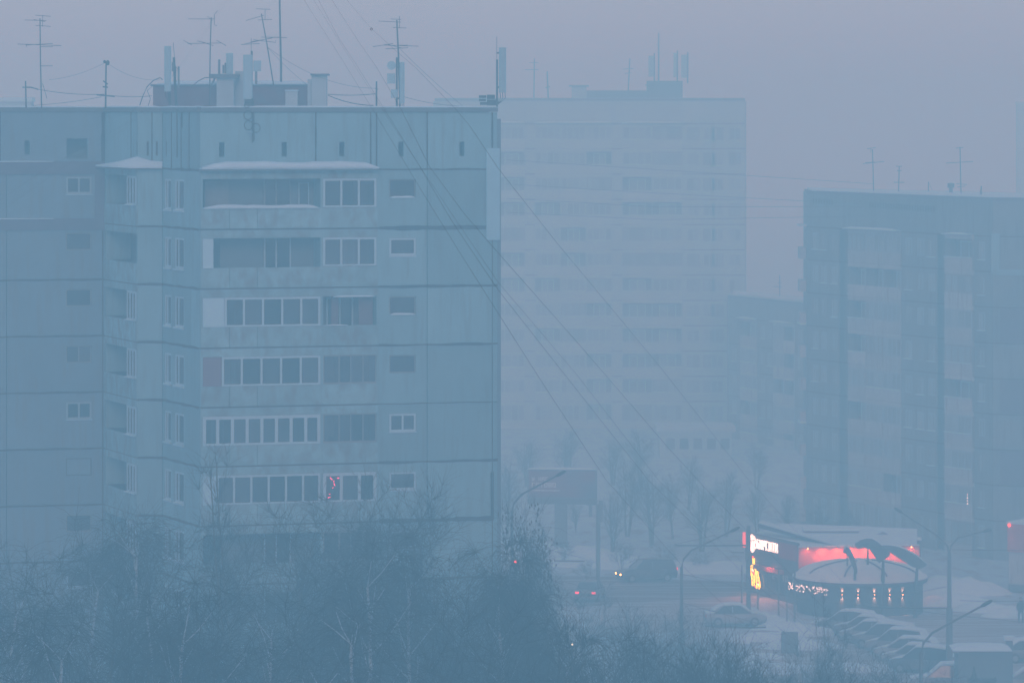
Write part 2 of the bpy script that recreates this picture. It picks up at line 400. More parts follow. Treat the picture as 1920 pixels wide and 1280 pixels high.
# attic storey
vent_z = (Z(293, 203), Z(266, 203))
def attic(fc, cuts, vents, big=None, m='panel'):
    e = [0.0] + [fc.u(c) for c in cuts] + [fc.L]
    hs = [(fc.u(v) - .13, fc.u(v) + .13, *vent_z) for v in vents]
    if big: hs.append(big)
    for a, b in zip(e[:-1], e[1:]):
        panel(fc, a, b, Z0, 35.73, [h for h in hs if h[1] > a and h[0] < b], m)
    for c in cuts: vjoint(fc, fc.u(c), Z0, 35.72, NB, .03, int(c))
attic(fF, [592, 695, 706, 801, 923], [416, 533, 641, 752, 866])
attic(fL, [0], [51], (fL.u(125), fL.u(164), Z(298, 210.5), Z(260, 210.5)), 'panelgrey')
attic(fB, [246], []); attic(fN, [285], []); attic(fO, [322, 340, 355], [])
vjoint(fL, fL.L - .1, Z0, 35.72, NB, .06, 5)
for fc, px in ((fB, 257.5), (fN, 277), (fN, 294), (fO, 312), (fO, 333)):
    u = min(fc.L - .1, max(.1, fc.u(px)))
    MB().fbox(fc, u - .05, u + .05, *vent_z, -.05, .006).build('vent_slit', M['joint'], NB)
# storeys
for k in range(11):
    zt = zall[k]; zb = zall[k + 1] if k < 11 else -.2
    # left facade
    uw0, uw1 = fL.u(124), fL.u(172); us = fL.u(12)
    panel(fL, 0, us, zb, zt, [], 'panelgrey'); panel(fL, us, fL.L, zb, zt, [hole(fL, 124, 172, zt)], 'panelgrey')
    small_window(fL, 124, 172, zt, leftst[k], k + 20)
    # front, plain right part
    a, b, c, e_ = fF.u(708), fF.u(801), fF.u(923), fF.L
    panel(fF, a, b, zb, zt, [hole(fF, 730, 780, zt)]); panel(fF, b, c, zb, zt); panel(fF, c, e_, zb, zt)
    small_window(fF, 730, 780, zt, frontst[k], k)
    sealant(fF, a, c if k in (0, 1, 4, 6) else e_, zt, NB, (.035, .085, .05, .05, .02, .055, .09, .05, .05, .05, .05)[k], 90 + k)
    sealant(fL, 0, fL.L - .02, zt, NB, .045, 120 + k); sealant(fN, 0, fN.L, zt, NB, .05, 130 + k); sealant(fO, 0, fO.L - .1, zt, NB, .05, 140 + k)
    # narrow flat pier and the oblique wall with two windows
    panel(fN, 0, fN.L, zb, zt)
    h1 = (fO.u(309), fO.u(321), zt - 1.98, zt - .48); h2 = (fO.u(328), fO.u(345), zt - 1.98, zt - .48)
    panel(fO, 0, fO.u(325), zb, zt, [h1]); panel(fO, fO.u(325), fO.u(358), zb, zt, [h2]); panel(fO, fO.u(358), fO.L, zb, zt)
    for h in (h1, h2):
        glazing(fO, h[0] + .01, h[1] - .01, h[2] + .01, h[3] - .01, -.06, [.35], NB, t=.09, low=.1)
        MB().fbox(fO, h[0] - .04, h[1] + .04, h[2] - .08, h[2] + .005, -.05, .10).build('window_sill', M['frame'], NB)
        if k % 3 != 1: wavy(fO, h[0], h[1], h[2] + .0, -.03, .1, .05, 500 + k, NB, step=.3)
    # side loggia
    ul = fB.L
    MB().slab(fB, .02, ul - .02, zb + .02, zb + 1.02, [], -.05, .06).build('loggia_parapet', M['parapet'], NB)
    MB().fbox(fB, .02, ul - .02, zt - .36, zt - .03, -.05, .05).build('lintel', M['parapet'], NB)
    MB().fbox(fB, .02, ul - .02, zt - .03, zt + .02, -1.4, .02).build('floor_slab', M['fascia'], NB)
    MB().fbox(fB, .02, .16, zb + 1.02, zt - .36, -1.3, 0).build('loggia_wall', M['panel'], NB)
    MB().fbox(fB, ul - .2, ul - .02, zb + 1.02, zt - .36, -1.3, 0).build('loggia_wall', M['panel'], NB)
    if k != 1:
        ua = fB.u(239)
        glazing(fB, ua, ul - .25, zb + 1.03, zt - .37, .0, [.34, .67], NB, t=.11, low=.1)
        wavy(fB, ua - .1, ul - .1, zb + 1.03, .04, .16, .07, 600 + k, NB, step=.3)
    sealant(fB, 0, ul, zt, NB, .045, 150 + k)
    # front loggias
    for (pa, pb, big) in ((376, 603, True), (603, 708, False)):
        ua, ub = fF.u(pa), fF.u(pb)
        sub = [(ua, fF.u(430), 0), (fF.u(430), fF.u(482), 1), (fF.u(482), ub, 2)] if big else [(ua, ub, 0)]
        for (x0, x1, q) in sub:
            MB().slab(fF, x0 + .012, x1 - .012, zb + .04, zb + 1.0, [], -.03, .07).build('loggia_parapet', M['parapet'], NB)
        MB().fbox(fF, ua + .01, ub - .01, zt - .42, zt - .035, -.1, .05).build('lintel', M['parapet'], NB)
        MB().fbox(fF, ua, ub, zt - .035, zt + .035, -1.42, .03).build('floor_slab', M['joint'], NB)
        MB().fbox(fF, ub - .06, ub + .06, zb + .04, zt - .04, -1.4, .045).build('loggia_wall', M['panel'], NB)
        if big: MB().fbox(fF, ua - .02, ua + .1, zb + .04, zt - .04, -1.4, .045).build('loggia_wall', M['panel'], NB)
        z0, z1 = zb + 1.01, zt - .43; uA, uB = ua + (.11 if big else .07), ub - .07
        s = (('open', 'board', 'pale5', 'red5', 'eight', 'pale6', 'dark', 'dark', 'pale5', 'open', 'eight') if big else
             ('three', 'three', 'curt', 'wood', 'wood', 'threew', 'wood', 'wood', 'three', 'curt', 'three'))[k]
        # window and door on the back wall of the loggia
        if s in ('open', 'board', 'curt', 'wood', 'dark'):
            if big: glazing(fF, fF.u(507), fF.u(558), zb + .7, z1, -1.38, [.45], NB, fm=M['frameold'] if s == 'open' else M['frame'], t=.07)
            if big and s == 'open': glazing(fF, fF.u(572), fF.u(592), zb + .3, z1 - .2, -1.38, [], NB, t=.05, name='balcony_door')
            if big and s == 'open': MB().fbox(fF, fF.u(395), fF.u(440), zb + .5, z1 - .1, -1.38, -1.34).build('blind', M['frameold'], NB)
            if not big: glazing(fF, uA + .5, uB - .8, zb + .7, z1 - .1, -1.38, [.5], NB, t=.08)
        if s == 'open': wavy(fF, uA, uB - .1, zb + 1.0, -.04, .12, .19, 700 + k, NB, 'parapet_snow')
        if s == 'board':
            MB().fbox(fF, uA, fF.u(400), z0, z1, -.02, .02).build('side_board', M['lightpan'], NB)
            wavy(fF, uA, fF.u(399), z0, 0, .1, .05, 7, NB, 'parapet_snow')
        if s in ('pale5', 'red5', 'pale6'):
            pe = fF.u({'pale5': 421, 'red5': 416, 'pale6': 406}[s])
            MB().fbox(fF, uA, pe - .02, z0, z1, -.03, .02).build('side_board', M['brownpan' if s == 'red5' else 'lightpan'], NB)
            n = 6 if s == 'pale6' else 5
            glazing(fF, pe, uB, z0, z1, 0, [i / n for i in range(1, n)], NB, t=.10)
        if s == 'eight': glazing(fF, uA, uB, z0, z1, 0, [i / 8 for i in range(1, 8)], NB, t=.15, low=.1)
        if s == 'three': glazing(fF, uA, uB, z0 + .02, z1, 0, [.34, .67], NB, t=.10)
        if s in ('pale5', 'red5', 'pale6', 'eight', 'three', 'threew'):
            rc = random.Random(k * 7 + big)
            for q in range(3 if big else 2):
                cx_ = rc.uniform(uA + .6, uB - .5); cw = rc.uniform(.15, .4); MB().fbox(fF, cx_ - cw, cx_ + cw, z0 - (.3 if q else 0), z1 - rc.choice((0, .05, .4)), -.3 - q * .12, -.28 - q * .12).build('curtain', M['curtpale'], NB)
            glazing(fF, uA + .7, uA + 1.9, zb + .7, z1, -1.38, [.5], NB, t=.07)
        if s == 'threew':
            glazing(fF, uA, uB, z0, z1, 0, [.34, .68], NB, t=.15)
            for (px, py, l, an) in ((621, 897, .16, -.7), (634, 896, .10, .1), (627, 908, .12, -1.2), (624, 914, .06, 1), (617, 932, .12, .3), (626, 902, .05, 1.2), (618, 926, .04, 0)):
                p = P(px, py, 201.6); a = Vector((math.cos(an) * l / 2, -.02, math.sin(an) * l / 2))
                MB().tube([p - a, p + a], .022, 5).build('garland_light', PINKL, NB)
        if s == 'curt':
            MB().fbox(fF, uA + .55, uA + .9, z0 - .2, z1, -.6, -.56).build('curtain', M['curtain'], NB)
            MB().fbox(fF, uB - .75, uB - .05, z0 - .2, z1, -.5, -.46).build('curtain', M['curtain'], NB)
            wavy(fF, uA + .5, uB - .1, z1 - .02, -.02, .14, .07, 710 + k, NB, 'parapet_snow'); wavy(fF, uA, uA + 1.2, z0, -.02, .12, .05, 711 + k, NB, 'parapet_snow')
        if s == 'wood':
            glazing(fF, uA, uB, z0, z1, -.02, [.3, .52, .75], NB, fm=M['frameold'], t=.05)
            MB().fbox(fF, uA + .3, uA + .65, z0 + .3, z1, -.5, -.45).build('curtain', M['curtain'], NB)
            MB().fbox(fF, uB - .9, uB - .5, z0, z1 - .1, -.5, -.45).build('curtain', M['curtain'], NB)
# canopies over the top loggias, with snow
MB().fbox(fF, fF.u(374), fF.u(706), Z0 - .03, Z0 + .06, 0, .5).build('canopy', M['fascia'], NB)
wavy(fF, fF.u(374), fF.u(706), Z0 + .062, .02, .52, .36, 801, NB, 'canopy_snow', step=.6)
MB().prism([tuple(p) for p in (fB.at(.1, .5), fB.at(fB.L + .1, .45), fN.at(fN.L, .25), fN.at(fN.L, 0.02), fB.at(.1, .02))], Z0 - .05, Z0 + .03).build('canopy', M['fascia'], NB)
cs = MB(); ctr = fB.at(fB.L * .8, .05)
ring = [fB.at(.1, .52), fB.at(fB.L * .5, .55), fB.at(fB.L + .1, .5), fN.at(fN.L * .5, .4), fN.at(fN.L, .25)]
inn = [fB.at(.12, .03), fB.at(fB.L * .5, .03), fB.at(fB.L, .03), fN.at(fN.L * .5, .03), fN.at(fN.L, .03)]
hs_ = [.05, .3, .55, .35, .3]
for p, q, h in zip(ring, inn, hs_):
    cs.v += [(p.x, p.y, Z0 + .032), (p.x, p.y, Z0 + .12), ((p.x + q.x) / 2, (p.y + q.y) / 2, Z0 + .1 + h * .6), (q.x, q.y, Z0 + .05 + h)]
for i in range(4):
    for j in range(3): cs.f.append((4 * i + j, 4 * i + j + 1, 4 * i + j + 5, 4 * i + j + 4))
cs.build('canopy_snow', M['snow'], NB, True)
# dark painted insulation bands on the left wing, pale insulated patch on the right corner
for (y0, y1) in ((303, 327), (410, 432)):
    zA, zB = Z(y1, 210.4), Z(y0, 210.4)
    MB().fbox(fL, .02, fL.u(196), zA, zB, .012, .09).build('painted_band', M['band'], NB)
    wavy(fL, .02, fL.u(100), zB, .015, .09, .03, y0, NB, 'snow_cap')
MB().fbox(fL, fL.u(178), fL.u(196), Z(410, 210.5) + .01, Z(327, 210.5) - .01, .012, .07).build('painted_band', M['band'], NB)
uA, uB = fF.u(911), fF.L + .08
MB().fbox(fF, uA, uB, Z(450, 204), Z(278, 204), .012, .12).build('insulation_patch', M['insul'], NB)
MB().fbox(fF, fF.u(920), fF.u(925), Z(975, 204), Z(885, 204), .012, .08).build('bitumen_strip', M['joint'], NB)
for px in (341, 332): MB().tube([P(px, 205, 202.5), P(px, 296 if px == 332 else 240, 202.5)], .035, 5).build('cable_conduit', M['metal'], NB)
MB().tube([P(705, 205, 202.5), P(706, 300, 202.5)], .05, 6).build('downpipe', M['panelgrey'], NB)
for k in range(1, 10): vjoint(fL, fL.L - .12, zk[k] - ST, zk[k], NB, .03, 900 + k)
for k in range(10): vjoint(fF, fF.u(923), zall[k + 1], zall[k], NB, .018, 950 + k)
# rooftop: brick penthouse, shafts
RD = 209.5
def rb(name, pa, pb, ya, yb, m, d=RD, dep=1.6, parent=NB):
    a, b = P(pa, yb, d), P(pb, ya, d)
    return MB().box(a.x, b.x, d, d + dep, a.z, b.z).build(name, M[m], parent)
ph_ = rb('penthouse', 287, 584, 162, 206, 'brick', 210, 4.5)
rb('penthouse_roof', 282, 586, 158.5, 161.9, 'fascia', 209.9, 4.8)
fph = Face(P(283, 0, 209.8).xy, P(585, 0, 209.8).xy); wavy(fph, .3, fph.L - .1, Z(158.3, 209.9), -4, 0, .2, 77, NB, 'penthouse_snow', step=.7)
rb('vent_shaft', 406, 438, 147, 206, 'plaster', 208, 1); 
m_ = MB(); a = P(392, 147, 207.8); b = P(446, 139, 207.8); m_.box(a.x, b.x, 207.8, 209.2, a.z, b.z); m_.build('shaft_cap', M['fascia'], NB)
rb('vent_shaft', 584, 612, 142, 206, 'plaster', 208, 1.2); rb('shaft_cap', 582, 616, 138.5, 141.9, 'fascia', 207.8, 1.5); rb('vent_shaft', 576.5, 583.4, 149, 206, 'plaster', 208.2, 1)
rb('vent_shaft', 441, 458, 134, 206, 'plaster', 209.2, .6)
rb('vent_shaft', 535, 558, 171, 206, 'plaster', 208, .8); rb('shaft_cap', 534, 559, 168.5, 170.9, 'frame', 207.9, .95)
MB().tube([P(403, 147, 208), P(396, 160, 208)], .05).tube([P(411, 139, 208.2), P(411, 112, 208.2)], .06).build('vent_pipe', M['fascia'], NB)

# ------------------------------------------------------------------ rooftop antennas of the near block
def aerial(name, label, cat, d, base, mast, lines, r=.035, group=None, thin=.014, m='metal', boxes=(), parts=None):
    """mast plus antenna elements, each given as (px,py) pairs at the roof's distance"""
    bx, by = base; loc = P(bx, by, d); o = thing(name, label, cat, loc, group)
    n = len(mast)
    MB().tube([P(x, y, d) for x, y in mast], [r * (1 - .25 * i / n) for i in range(n)], 6).build('mast', M[m], o)
    rr = random.Random(int(bx))
    for ln in lines:
        wdt = thin
        q = [P(x, y, d + rr.uniform(-.12, .12)) for x, y in ln]
        MB().tube(q, wdt, 5).build('antenna_element', M[m], o)
    return o
RG = 'antennas on the near block roof'
aerial('tv_antenna', 'tall double yagi television antenna at the far left end of the near roof', 'tv antenna', 207, (78, 200), [(78, 203), (76, 120), (75, 35)],
       [[(46, 38), (87, 39)], [(80, 29), (80, 50)], [(66, 29), (95, 31)], [(67, 48), (95, 50)], [(63, 37), (85, 41)], [(33, 83), (115, 86)], [(48, 85), (99, 82), (99, 88), (75, 88)], [(50, 83), (50, 88)], [(77, 124), (99, 124)], [(80, 157), (88, 185)]], group=RG)
aerial('antenna_post', 'short wooden cross shaped post left of the tall double yagi', 'antenna post', 206, (49, 198), [(49, 203), (48, 152)], [[(42, 164), (58, 164), (72, 168)]], .04, group=RG, thin=.03)
aerial('antenna_post', 'single roof post with a small camera head and two crossbars, left of the brick penthouse', 'antenna post', 206, (198, 198), [(198, 203), (199, 116)], [[(181, 178), (215, 181)], [(193, 163), (202, 164)], [(194, 152), (202, 158)]], .045, group=RG, thin=.035)
a_ = bpy.data.objects.get('antenna_post.001'); MB().ball(P(202, 118, 206), .1, 8, 6, 1.3).build('camera_head', M['metal'], a_)
MB().ball(P(196, 116, 206), .07, 8, 6, 1.2).build('camera_head', M['metal'], a_)
aerial('tv_antenna', 'television antenna with long side arms above the left part of the brick penthouse', 'tv antenna', 206.5, (393, 198), [(393, 203), (394, 100), (396, 33)],
       [[(353, 36), (402, 36)], [(402, 28), (402, 47), (407, 49)], [(402, 28), (408, 20)], [(389, 31), (398, 39)], [(352, 82), (416, 81)], [(344, 76), (360, 85)], [(406, 76), (424, 86)], [(370, 77), (395, 84)], [(379, 79), (400, 86)]], group=RG)
aerial('tv_antenna', 'leaning television antenna mast on the right part of the brick penthouse', 'tv antenna', 208, (512, 158), [(513, 160), (500, 80), (490, 26)],
       [[(461, 39), (495, 29)], [(480, 17), (507, 18)], [(484, 38), (510, 37)], [(497, 18), (497, 38)], [(455, 84), (515, 70)], [(452, 84), (487, 82)], [(475, 75), (517, 80), (517, 76)], [(490, 70), (538, 71)], [(470, 79), (510, 72)]], group=RG)
aerial('radio_mast', 'very tall thin radio mast reaching out of the top of the picture above the penthouse', 'radio mast', 208, (527, 153), [(527, 154), (527, 122), (526.2, 95), (525, 40), (524, -20)], [[(514, 70), (537, 71)]], .06, group=RG)
aerial('tv_antenna', 'television antenna on the mast that carries the round dish, right of the penthouse', 'tv antenna', 205.5, (749, 199), [(750, 203), (747, 100), (744, 38)],
       [[(710, 40), (752, 42)], [(749, 31), (749, 53)], [(733, 36), (752, 37)], [(737, 52), (762, 53)], [(699, 88), (737, 82)], [(718, 85), (785, 87)], [(723, 92), (765, 90), (765, 85), (735, 86)], [(728, 84), (755, 91)]], .05, group=RG)
aerial('antenna_post', 'bare post at the roof edge between the penthouse and the dish mast', 'antenna post', 204.5, (706, 199), [(706, 208), (706, 153)], [[(703, 166), (709, 168)]], .05, group=RG)
aerial('whip_antenna', 'thin whip antenna beside the leftmost tall cell panel', 'whip antenna', 206, (327, 198), [(331, 203), (328, 150), (326, 108)], [[(327, 108), (325, 80)], [(327, 125), (335, 130)], [(330, 124), (330, 160)]], .08, group=RG)
def cell(label, d, pa, pb, ya, yb, pole, m='radome', extra=()):
    o = thing('cell_antenna', label, 'cell antenna', P(pole[0], pole[2], d + .15), 'cell panel antennas on the near block roof')
    a, b = P(pa, yb, d), P(pb, ya, d)
    bx = MB(); n = 8; cx = (a.x + b.x) / 2; hw = (b.x - a.x) / 2
    poly = [(cx + hw * c, d + .1 * s - .02) for c, s in ((-1, .6), (-.95, -.3), (-.6, -.8), (0, -1), (.6, -.8), (.95, -.3), (1, .6))]
    bx.prism(poly, a.z, b.z); bx.build('radome', M[m], o)
    MB().tube([P(pole[0], pole[2], d + .2), P(pole[0], pole[1], d + .2)], .05, 7).build('pole', M['metal'], o)
    for f_ in (.12, .88):
        z = a.z + (b.z - a.z) * f_; q = P(pole[0], 0, d + .2)
        MB().box(min(cx, q.x) - .03, max(cx, q.x) + .03, d + .05, d + .26, z - .04, z + .04).build('bracket', M['metal'], o)
    for i in range(3):
        x = a.x + (b.x - a.x) * (i + .5) / 3
        MB().tube([(x, d + .02, a.z), (x + .02, d + .05, a.z - .25), ((x + P(pole[0], 0, d).x) / 2, d + .12, a.z - .45), (P(pole[0], 0, d).x + .05, d + .15, a.z - .55)], .018, 5).build('feeder_cable', M['cable'], o)
    for (x0, x1, y0, y1, mm) in extra:
        p, q = P(x0, y1, d + .1), P(x1, y0, d + .1); MB().box(p.x, q.x, d + .1, d + .4, p.z, q.z).build('radio_unit', M[mm], o)
    return o
c1 = cell('tallest cell panel antenna at the left end of the brick penthouse', 205.8, 308, 321, 87, 172, (318, 92, 203), extra=((322, 326, 117, 134, 'galv'), (333, 336, 125, 165, 'galv')))
c2 = cell('cell panel antenna standing on the mushroom shaped vent shaft', 208.6, 424, 437, 100, 140, (430, 101, 150), extra=((417, 420, 122, 138, 'galv'), (421, 424, 118, 138, 'galv')))
c3 = cell('wide cell panel antenna in front of the penthouse above the cable coils', 204.3, 456, 473.5, 103, 186, (472, 96, 205), extra=((475, 489, 114, 134, 'radome'), (478, 482, 134, 158, 'galv')))
MB().tube([P(471, 96, 204.5), P(471, 72, 204.5)], .012, 4).build('whip', M['metal'], c3)
c4 = cell('cell panel antenna on the dish mast right of the penthouse', 205, 749, 758.5, 117, 194, (744, 108, 202), extra=((726, 741, 138, 157, 'radome'), (733, 745, 168, 184, 'radome')))
dd = MB(); c_ = P(734, 123, 204.9); dd.lathe((0, 0), [(0, 0)], 3) if False else None
dm = MB()
for yy, rr_ in ((0, .215), (.18, .215), (.26, .1)):
    for j in range(16):
        an = 2 * math.pi * j / 16; dm.v.append((c_.x + rr_ * math.cos(an), c_.y + yy, c_.z + rr_ * math.sin(an)))
for i in range(2):
    for j in range(16): dm.f.append((i * 16 + j, i * 16 + (j + 1) % 16, (i + 1) * 16 + (j + 1) % 16, (i + 1) * 16 + j))
dm.f.append(tuple(range(16))[::-1]); dm.build('drum_dish', M['radome'], c4)
c5 = cell('cell panel antenna on the right corner of the near roof', 204, 935.5, 949, 89.5, 174, (932, 112, 205))
MB().tube([P(931.5, 112, 204.2), P(931.5, 69, 204.2)], .012, 4).build('whip', M['metal'], c5)
ru = thing('radio_unit', 'cluster of dark finned radio units on the roof edge beside the right corner cell panel', 'radio unit', P(914, 200, 204.3))
for i, (x0, x1, y0, y1) in enumerate(((898, 912, 179, 184), (898, 911, 185.5, 190), (900, 914, 191.5, 197), (913, 928, 178, 186), (913, 930, 187, 198))):
    p, q = P(x0, y1, 204.2), P(x1, y0, 204.2); mb = MB().box(p.x, q.x, 204.2, 204.6, p.z, q.z)
    for j in range(5):
        xx = p.x + (q.x - p.x) * (j + .3) / 5; mb.box(xx, xx + .02, 204.14, 204.199, p.z + .01, q.z - .01)
    mb.build('unit_body', M['metal'], ru)
# cables sagging over the roof and hanging coils on the facade
def span(a, b, sag, n=14): return [a.lerp(b, i / n) - Vector((0, 0, sag * 4 * (i / n) * (1 - i / n))) for i in range(n + 1)]
def wire(label, pts, r=.012, m='cable', group=None, name='cable'):
    return tag(MB().tube(pts, r, 4).build(name, M[m]), label, 'cable', group)
CG = 'cables strung over the near roof'
wire('cable from the cross shaped post to the roof post with the camera head', span(P(58, 165, 206), P(196, 177, 206), .12), .012, group=CG)
wire('cable from the camera head post to the left wall of the penthouse', span(P(213, 180, 206), P(285, 180, 207), .05), .012, group=CG)
wire('low cable from the roof edge rising to the camera head post crossbar', span(P(60, 198, 205.5), P(190, 182, 206), .06), .010, group=CG)
wire('guy wire from the leaning mast down to the plastered corner shaft', span(P(501, 88, 208), P(577, 160, 208), .1), .007, group=CG)
wire('long guy wire from the leaning mast to the bare roof edge post', span(P(503, 90, 208), P(706, 166, 205), .5), .007, group=CG)
wire('upper pair cable from the corner shaft to the bare post', span(P(615, 177, 207), P(706, 176, 205), .06), .016, group=CG)
wire('lower heavy cable from the corner shaft to the parapet', span(P(615, 179, 207), P(700, 198, 205), .12), .02, group=CG)
wire('cable from the dish mast to the right roof corner', span(P(752, 180, 205), P(870, 199, 204.5), .12), .009, group=CG)
wire('guy wire from the dish mast television antenna to the right parapet', span(P(750, 92, 205.5), P(870, 201, 204.5), .08), .007, group=CG)
wire('guy wire from the camera head up to the left tall yagi', span(P(197, 118, 206), P(92, 150, 207), .15), .006, group=CG)
wire('thin wire from the camera head post down to the left cell panel', span(P(203, 120, 206), P(300, 150, 206), .25), .006, group=CG)
wire('bundle of cable arching over the left end of the penthouse', [P(262, 198, 206), P(268, 180, 206), P(276, 163, 206), (P(288, 151, 206)), P(300, 146, 206), P(305, 150, 206)], .022, group=CG)
wire('second arch of cable hanging left of the penthouse', [P(278, 199, 206.2), P(282, 185, 206.2), P(276, 170, 206.2), P(288, 160, 206.2), P(300, 163, 206.2)], .014, group=CG)
wire('cable arch rising to the cross arm on the penthouse', [P(360, 162, 205.9), P(372, 152, 205.9), P(384, 146, 205.9), P(392, 146, 205.9)], .02, group=CG)
cc = thing('cable_coil', 'coils of spare cable hanging from the roof edge below the wide cell panel', 'cable coil', P(468, 205, 201))
MB().tube([P(474, 184, 200.75), P(475, 262, 200.65), P(473, 268, 200.65)], [.07, .07, .02], 6).build('hanger', M['metal'], cc)
def dfront(px): u = fF.u(px); return fF.at(u, .2).y
for (px, py, r) in ((465, 216, .2), (466, 235, .2), (480, 240, .2), (463, 197, .12)):
    c = P(px, py, dfront(px)); MB().tube([(c.x + r * math.cos(t), c.y, c.z + r * 1.1 * math.sin(t)) for t in np.linspace(0, 6.28, 15)], .02, 5).build('coil', M['cable'], cc)
MB().box(P(461, 0, 200.6).x, P(474, 0, 200.6).x, 200.5, 200.7, Z(249, 200.6), Z(247, 200.6)).build('bracket', M['radome'], cc)
MB().box(P(461, 0, 200.6).x, P(473, 0, 200.6).x, 200.5, 200.9, Z(195, 200.6), Z(186, 200.6)).build('bracket', M['metal'], cc)

# ------------------------------------------------------------------ other panel blocks in the fog
def far_block(label, faces, ztop, z0, nst, base, extra_back=14, mw='rfac', ml='rlog', closed=None, fm='frame', gmat='glassf'):
    """faces: list of (Face, zones); zone = (kind, px0, px1, [window px], width)"""
    f0, fe = faces[0][0], faces[-1][0]
    o = thing('apartment_building', label, 'apartment block', (f0.A.x, f0.A.y, 0))
    pts = [f0.A] + [fc.B for fc, _ in faces]
    nb = Vector((0, 1))
    poly = pts + [pts[-1] + Vector((.4, extra_back)), pts[0] + Vector((closed if closed is not None else 2, extra_back))]
    MB().prism([tuple(p) for p in offset_poly(poly, .9)], -.2, ztop - .3).build('inner_wall', M['core'], o)
    MB().prism([tuple(p) for p in offset_poly(poly, .1)], ztop - .3, ztop - .1).build('roof', M['fascia'], o)
    MB().prism([tuple(p) for p in offset_poly(poly, .35)], ztop - .099, ztop + .06).build('roof_snow', M['snowroof'], o)
    f2 = Face(poly[-1], poly[0]); MB().fbox(f2, 0.1, f2.L - .14, -.2, ztop - .3, -.14, -.02).build('gable_wall', M[mw], o)
    f3 = Face(poly[len(pts) - 1], poly[len(pts)]); MB().fbox(f3, .14, f3.L - .1, -.2, ztop - .3, -.14, -.02).build('gable_wall', M[mw], o)
    zs = [z0 - ST * k for k in range(nst)] + [-.2]
    R = random.Random(int(f0.A.x * 10))
    for fi, (fc, zones) in enumerate(faces):
        MB().fbox(fc, .01, fc.L - .01, ztop - .25, ztop + .02, -.1, .07).build('fascia', M['fascia'], o)
        for (kind, pa, pb, wins, ww) in zones:
            ua, ub = max(0, fc.u(pa)), min(fc.L, fc.u(pb))
            MB().slab(fc, ua + .015, ub - .015, z0 + .02, ztop - .26, [], -.12, 0).build('wall_panel', M[mw], o)
            for k in range(nst):
                zt, zb = zs[k], zs[k + 1]
                if kind == 'wall' or kind == 'recess':
                    hs = []
                    for w in wins:
                        uc = fc.u(w); hs.append((uc - ww / 2, uc + ww / 2, zb + .95, zt - .45))
                    w0 = 0 if kind == 'wall' else -.6
                    MB().slab(fc, ua + .015, ub - .015, zb + .02, zt - .02, hs, w0 - .12, w0).build('wall_panel', M[mw], o)
                    for h in hs:
                        glazing(fc, h[0] + .01, h[1] - .01, h[2] + .01, h[3] - .01, w0 - .05, [.5], o, t=.10, gm=M[gmat], fm=M[fm if R.random() < .6 else 'frameold'])
                        if R.random() < .35: MB().fbox(fc, h[0] - .05, h[1] + .05, h[2] - .06, h[2] + .005, w0 - .04, w0 + .14).build('window_sill', M['snow'], o)
                else:
                    pw = .25 if kind == 'balcony' else .05
                    nb_ = max(1, round((ub - ua) / 3.3))
                    for q in range(nb_):
                        x0 = ua + (ub - ua) * q / nb_; x1 = ua + (ub - ua) * (q + 1) / nb_
                        MB().fbox(fc, x0 + .04, x1 - .04, zb + .03, zb + 1.02, pw - .08, pw).build('loggia_parapet', M[ml], o)
                        s = R.random()
                        if s < .62: glazing(fc, x0 + .06, x1 - .06, zb + 1.03, zt - .34, pw - .05, [i / 4 for i in (1, 2, 3)], o, t=.12, gm=M[gmat], fm=M[fm if s < .45 else 'frameold'], name='window')
                        else: glazing(fc, x0 + .8, x1 - .7, zb + .7, zt - .5, -.84, [.5], o, t=.1, gm=M[gmat])
                        if R.random() < .3: MB().fbox(fc, x0 + .1, x1 - .1, zb + 1.025, zb + 1.09, pw - .12, pw + .12).build('snow_cap', M['snow'], o)
                    MB().fbox(fc, ua + .03, ub - .03, zt - .33, zt + .01, -.88, pw - .02).build('lintel', M[ml], o)
                    if kind == 'balcony':
                        for x in (ua, ub - .1): MB().fbox(fc, x, x + .1, zb + .03, zt - .34, -.88, pw - .1).build('loggia_wall', M[mw], o)
                    else:
                        for q in range(nb_ + 1):
                            x = ua + (ub - ua - .1) * q / nb_; MB().fbox(fc, x, x + .1, zb + .03, zt - .34, -.88, -.05).build('loggia_wall', M[mw], o)
            if kind in ('loggia', 'balcony'):
                MB().fbox(fc, ua, ub, z0 + .012, z0 + .06, 0, .5).build('canopy', M['fascia'], o)
                wavy(fc, ua, ub, z0 + .062, .02, .55, .18, int(pa), o, 'canopy_snow', step=1)
        for k in range(nst):
            sealant(fc, 0, fc.L, zs[k], o, .045, k + 7 * fi)
    return o
fr1 = PF(1514, 361, 1762, 340.5); fr2 = PF(1762, 340.5, 1862, 334); fr3 = PF(1862, 334, 2060, 331)
RB = far_block('nine storey panel block with glazed loggias at the right edge, behind the cafe', [
    (fr1, [('wall', 1514, 1573, [1529, 1545, 1565], 1.0), ('recess', 1573, 1590, [], 1), ('loggia', 1590, 1690, [], 1), ('wall', 1690, 1756, [1704, 1726, 1747], 1.15), ('recess', 1756, 1762, [], 1)]),
    (fr2, [('recess', 1762, 1775, [], 1), ('balcony', 1775, 1827, [], 1), ('wall', 1827, 1862, [1841], .9)]),
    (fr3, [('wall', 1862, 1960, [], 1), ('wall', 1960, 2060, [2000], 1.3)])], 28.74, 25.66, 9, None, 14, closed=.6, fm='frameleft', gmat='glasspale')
MB().fbox(fr3, .02, fr3.u(1925), Z(516, 333.5), Z(505, 333.5), .02, .12).build('snow_ledge', M['panel'], RB)
MB().fbox(fr3, -.1, .55, Z(512, 333.5), Z(438, 333.5), .02, .16).build('insulation_patch', M['panel'], RB)
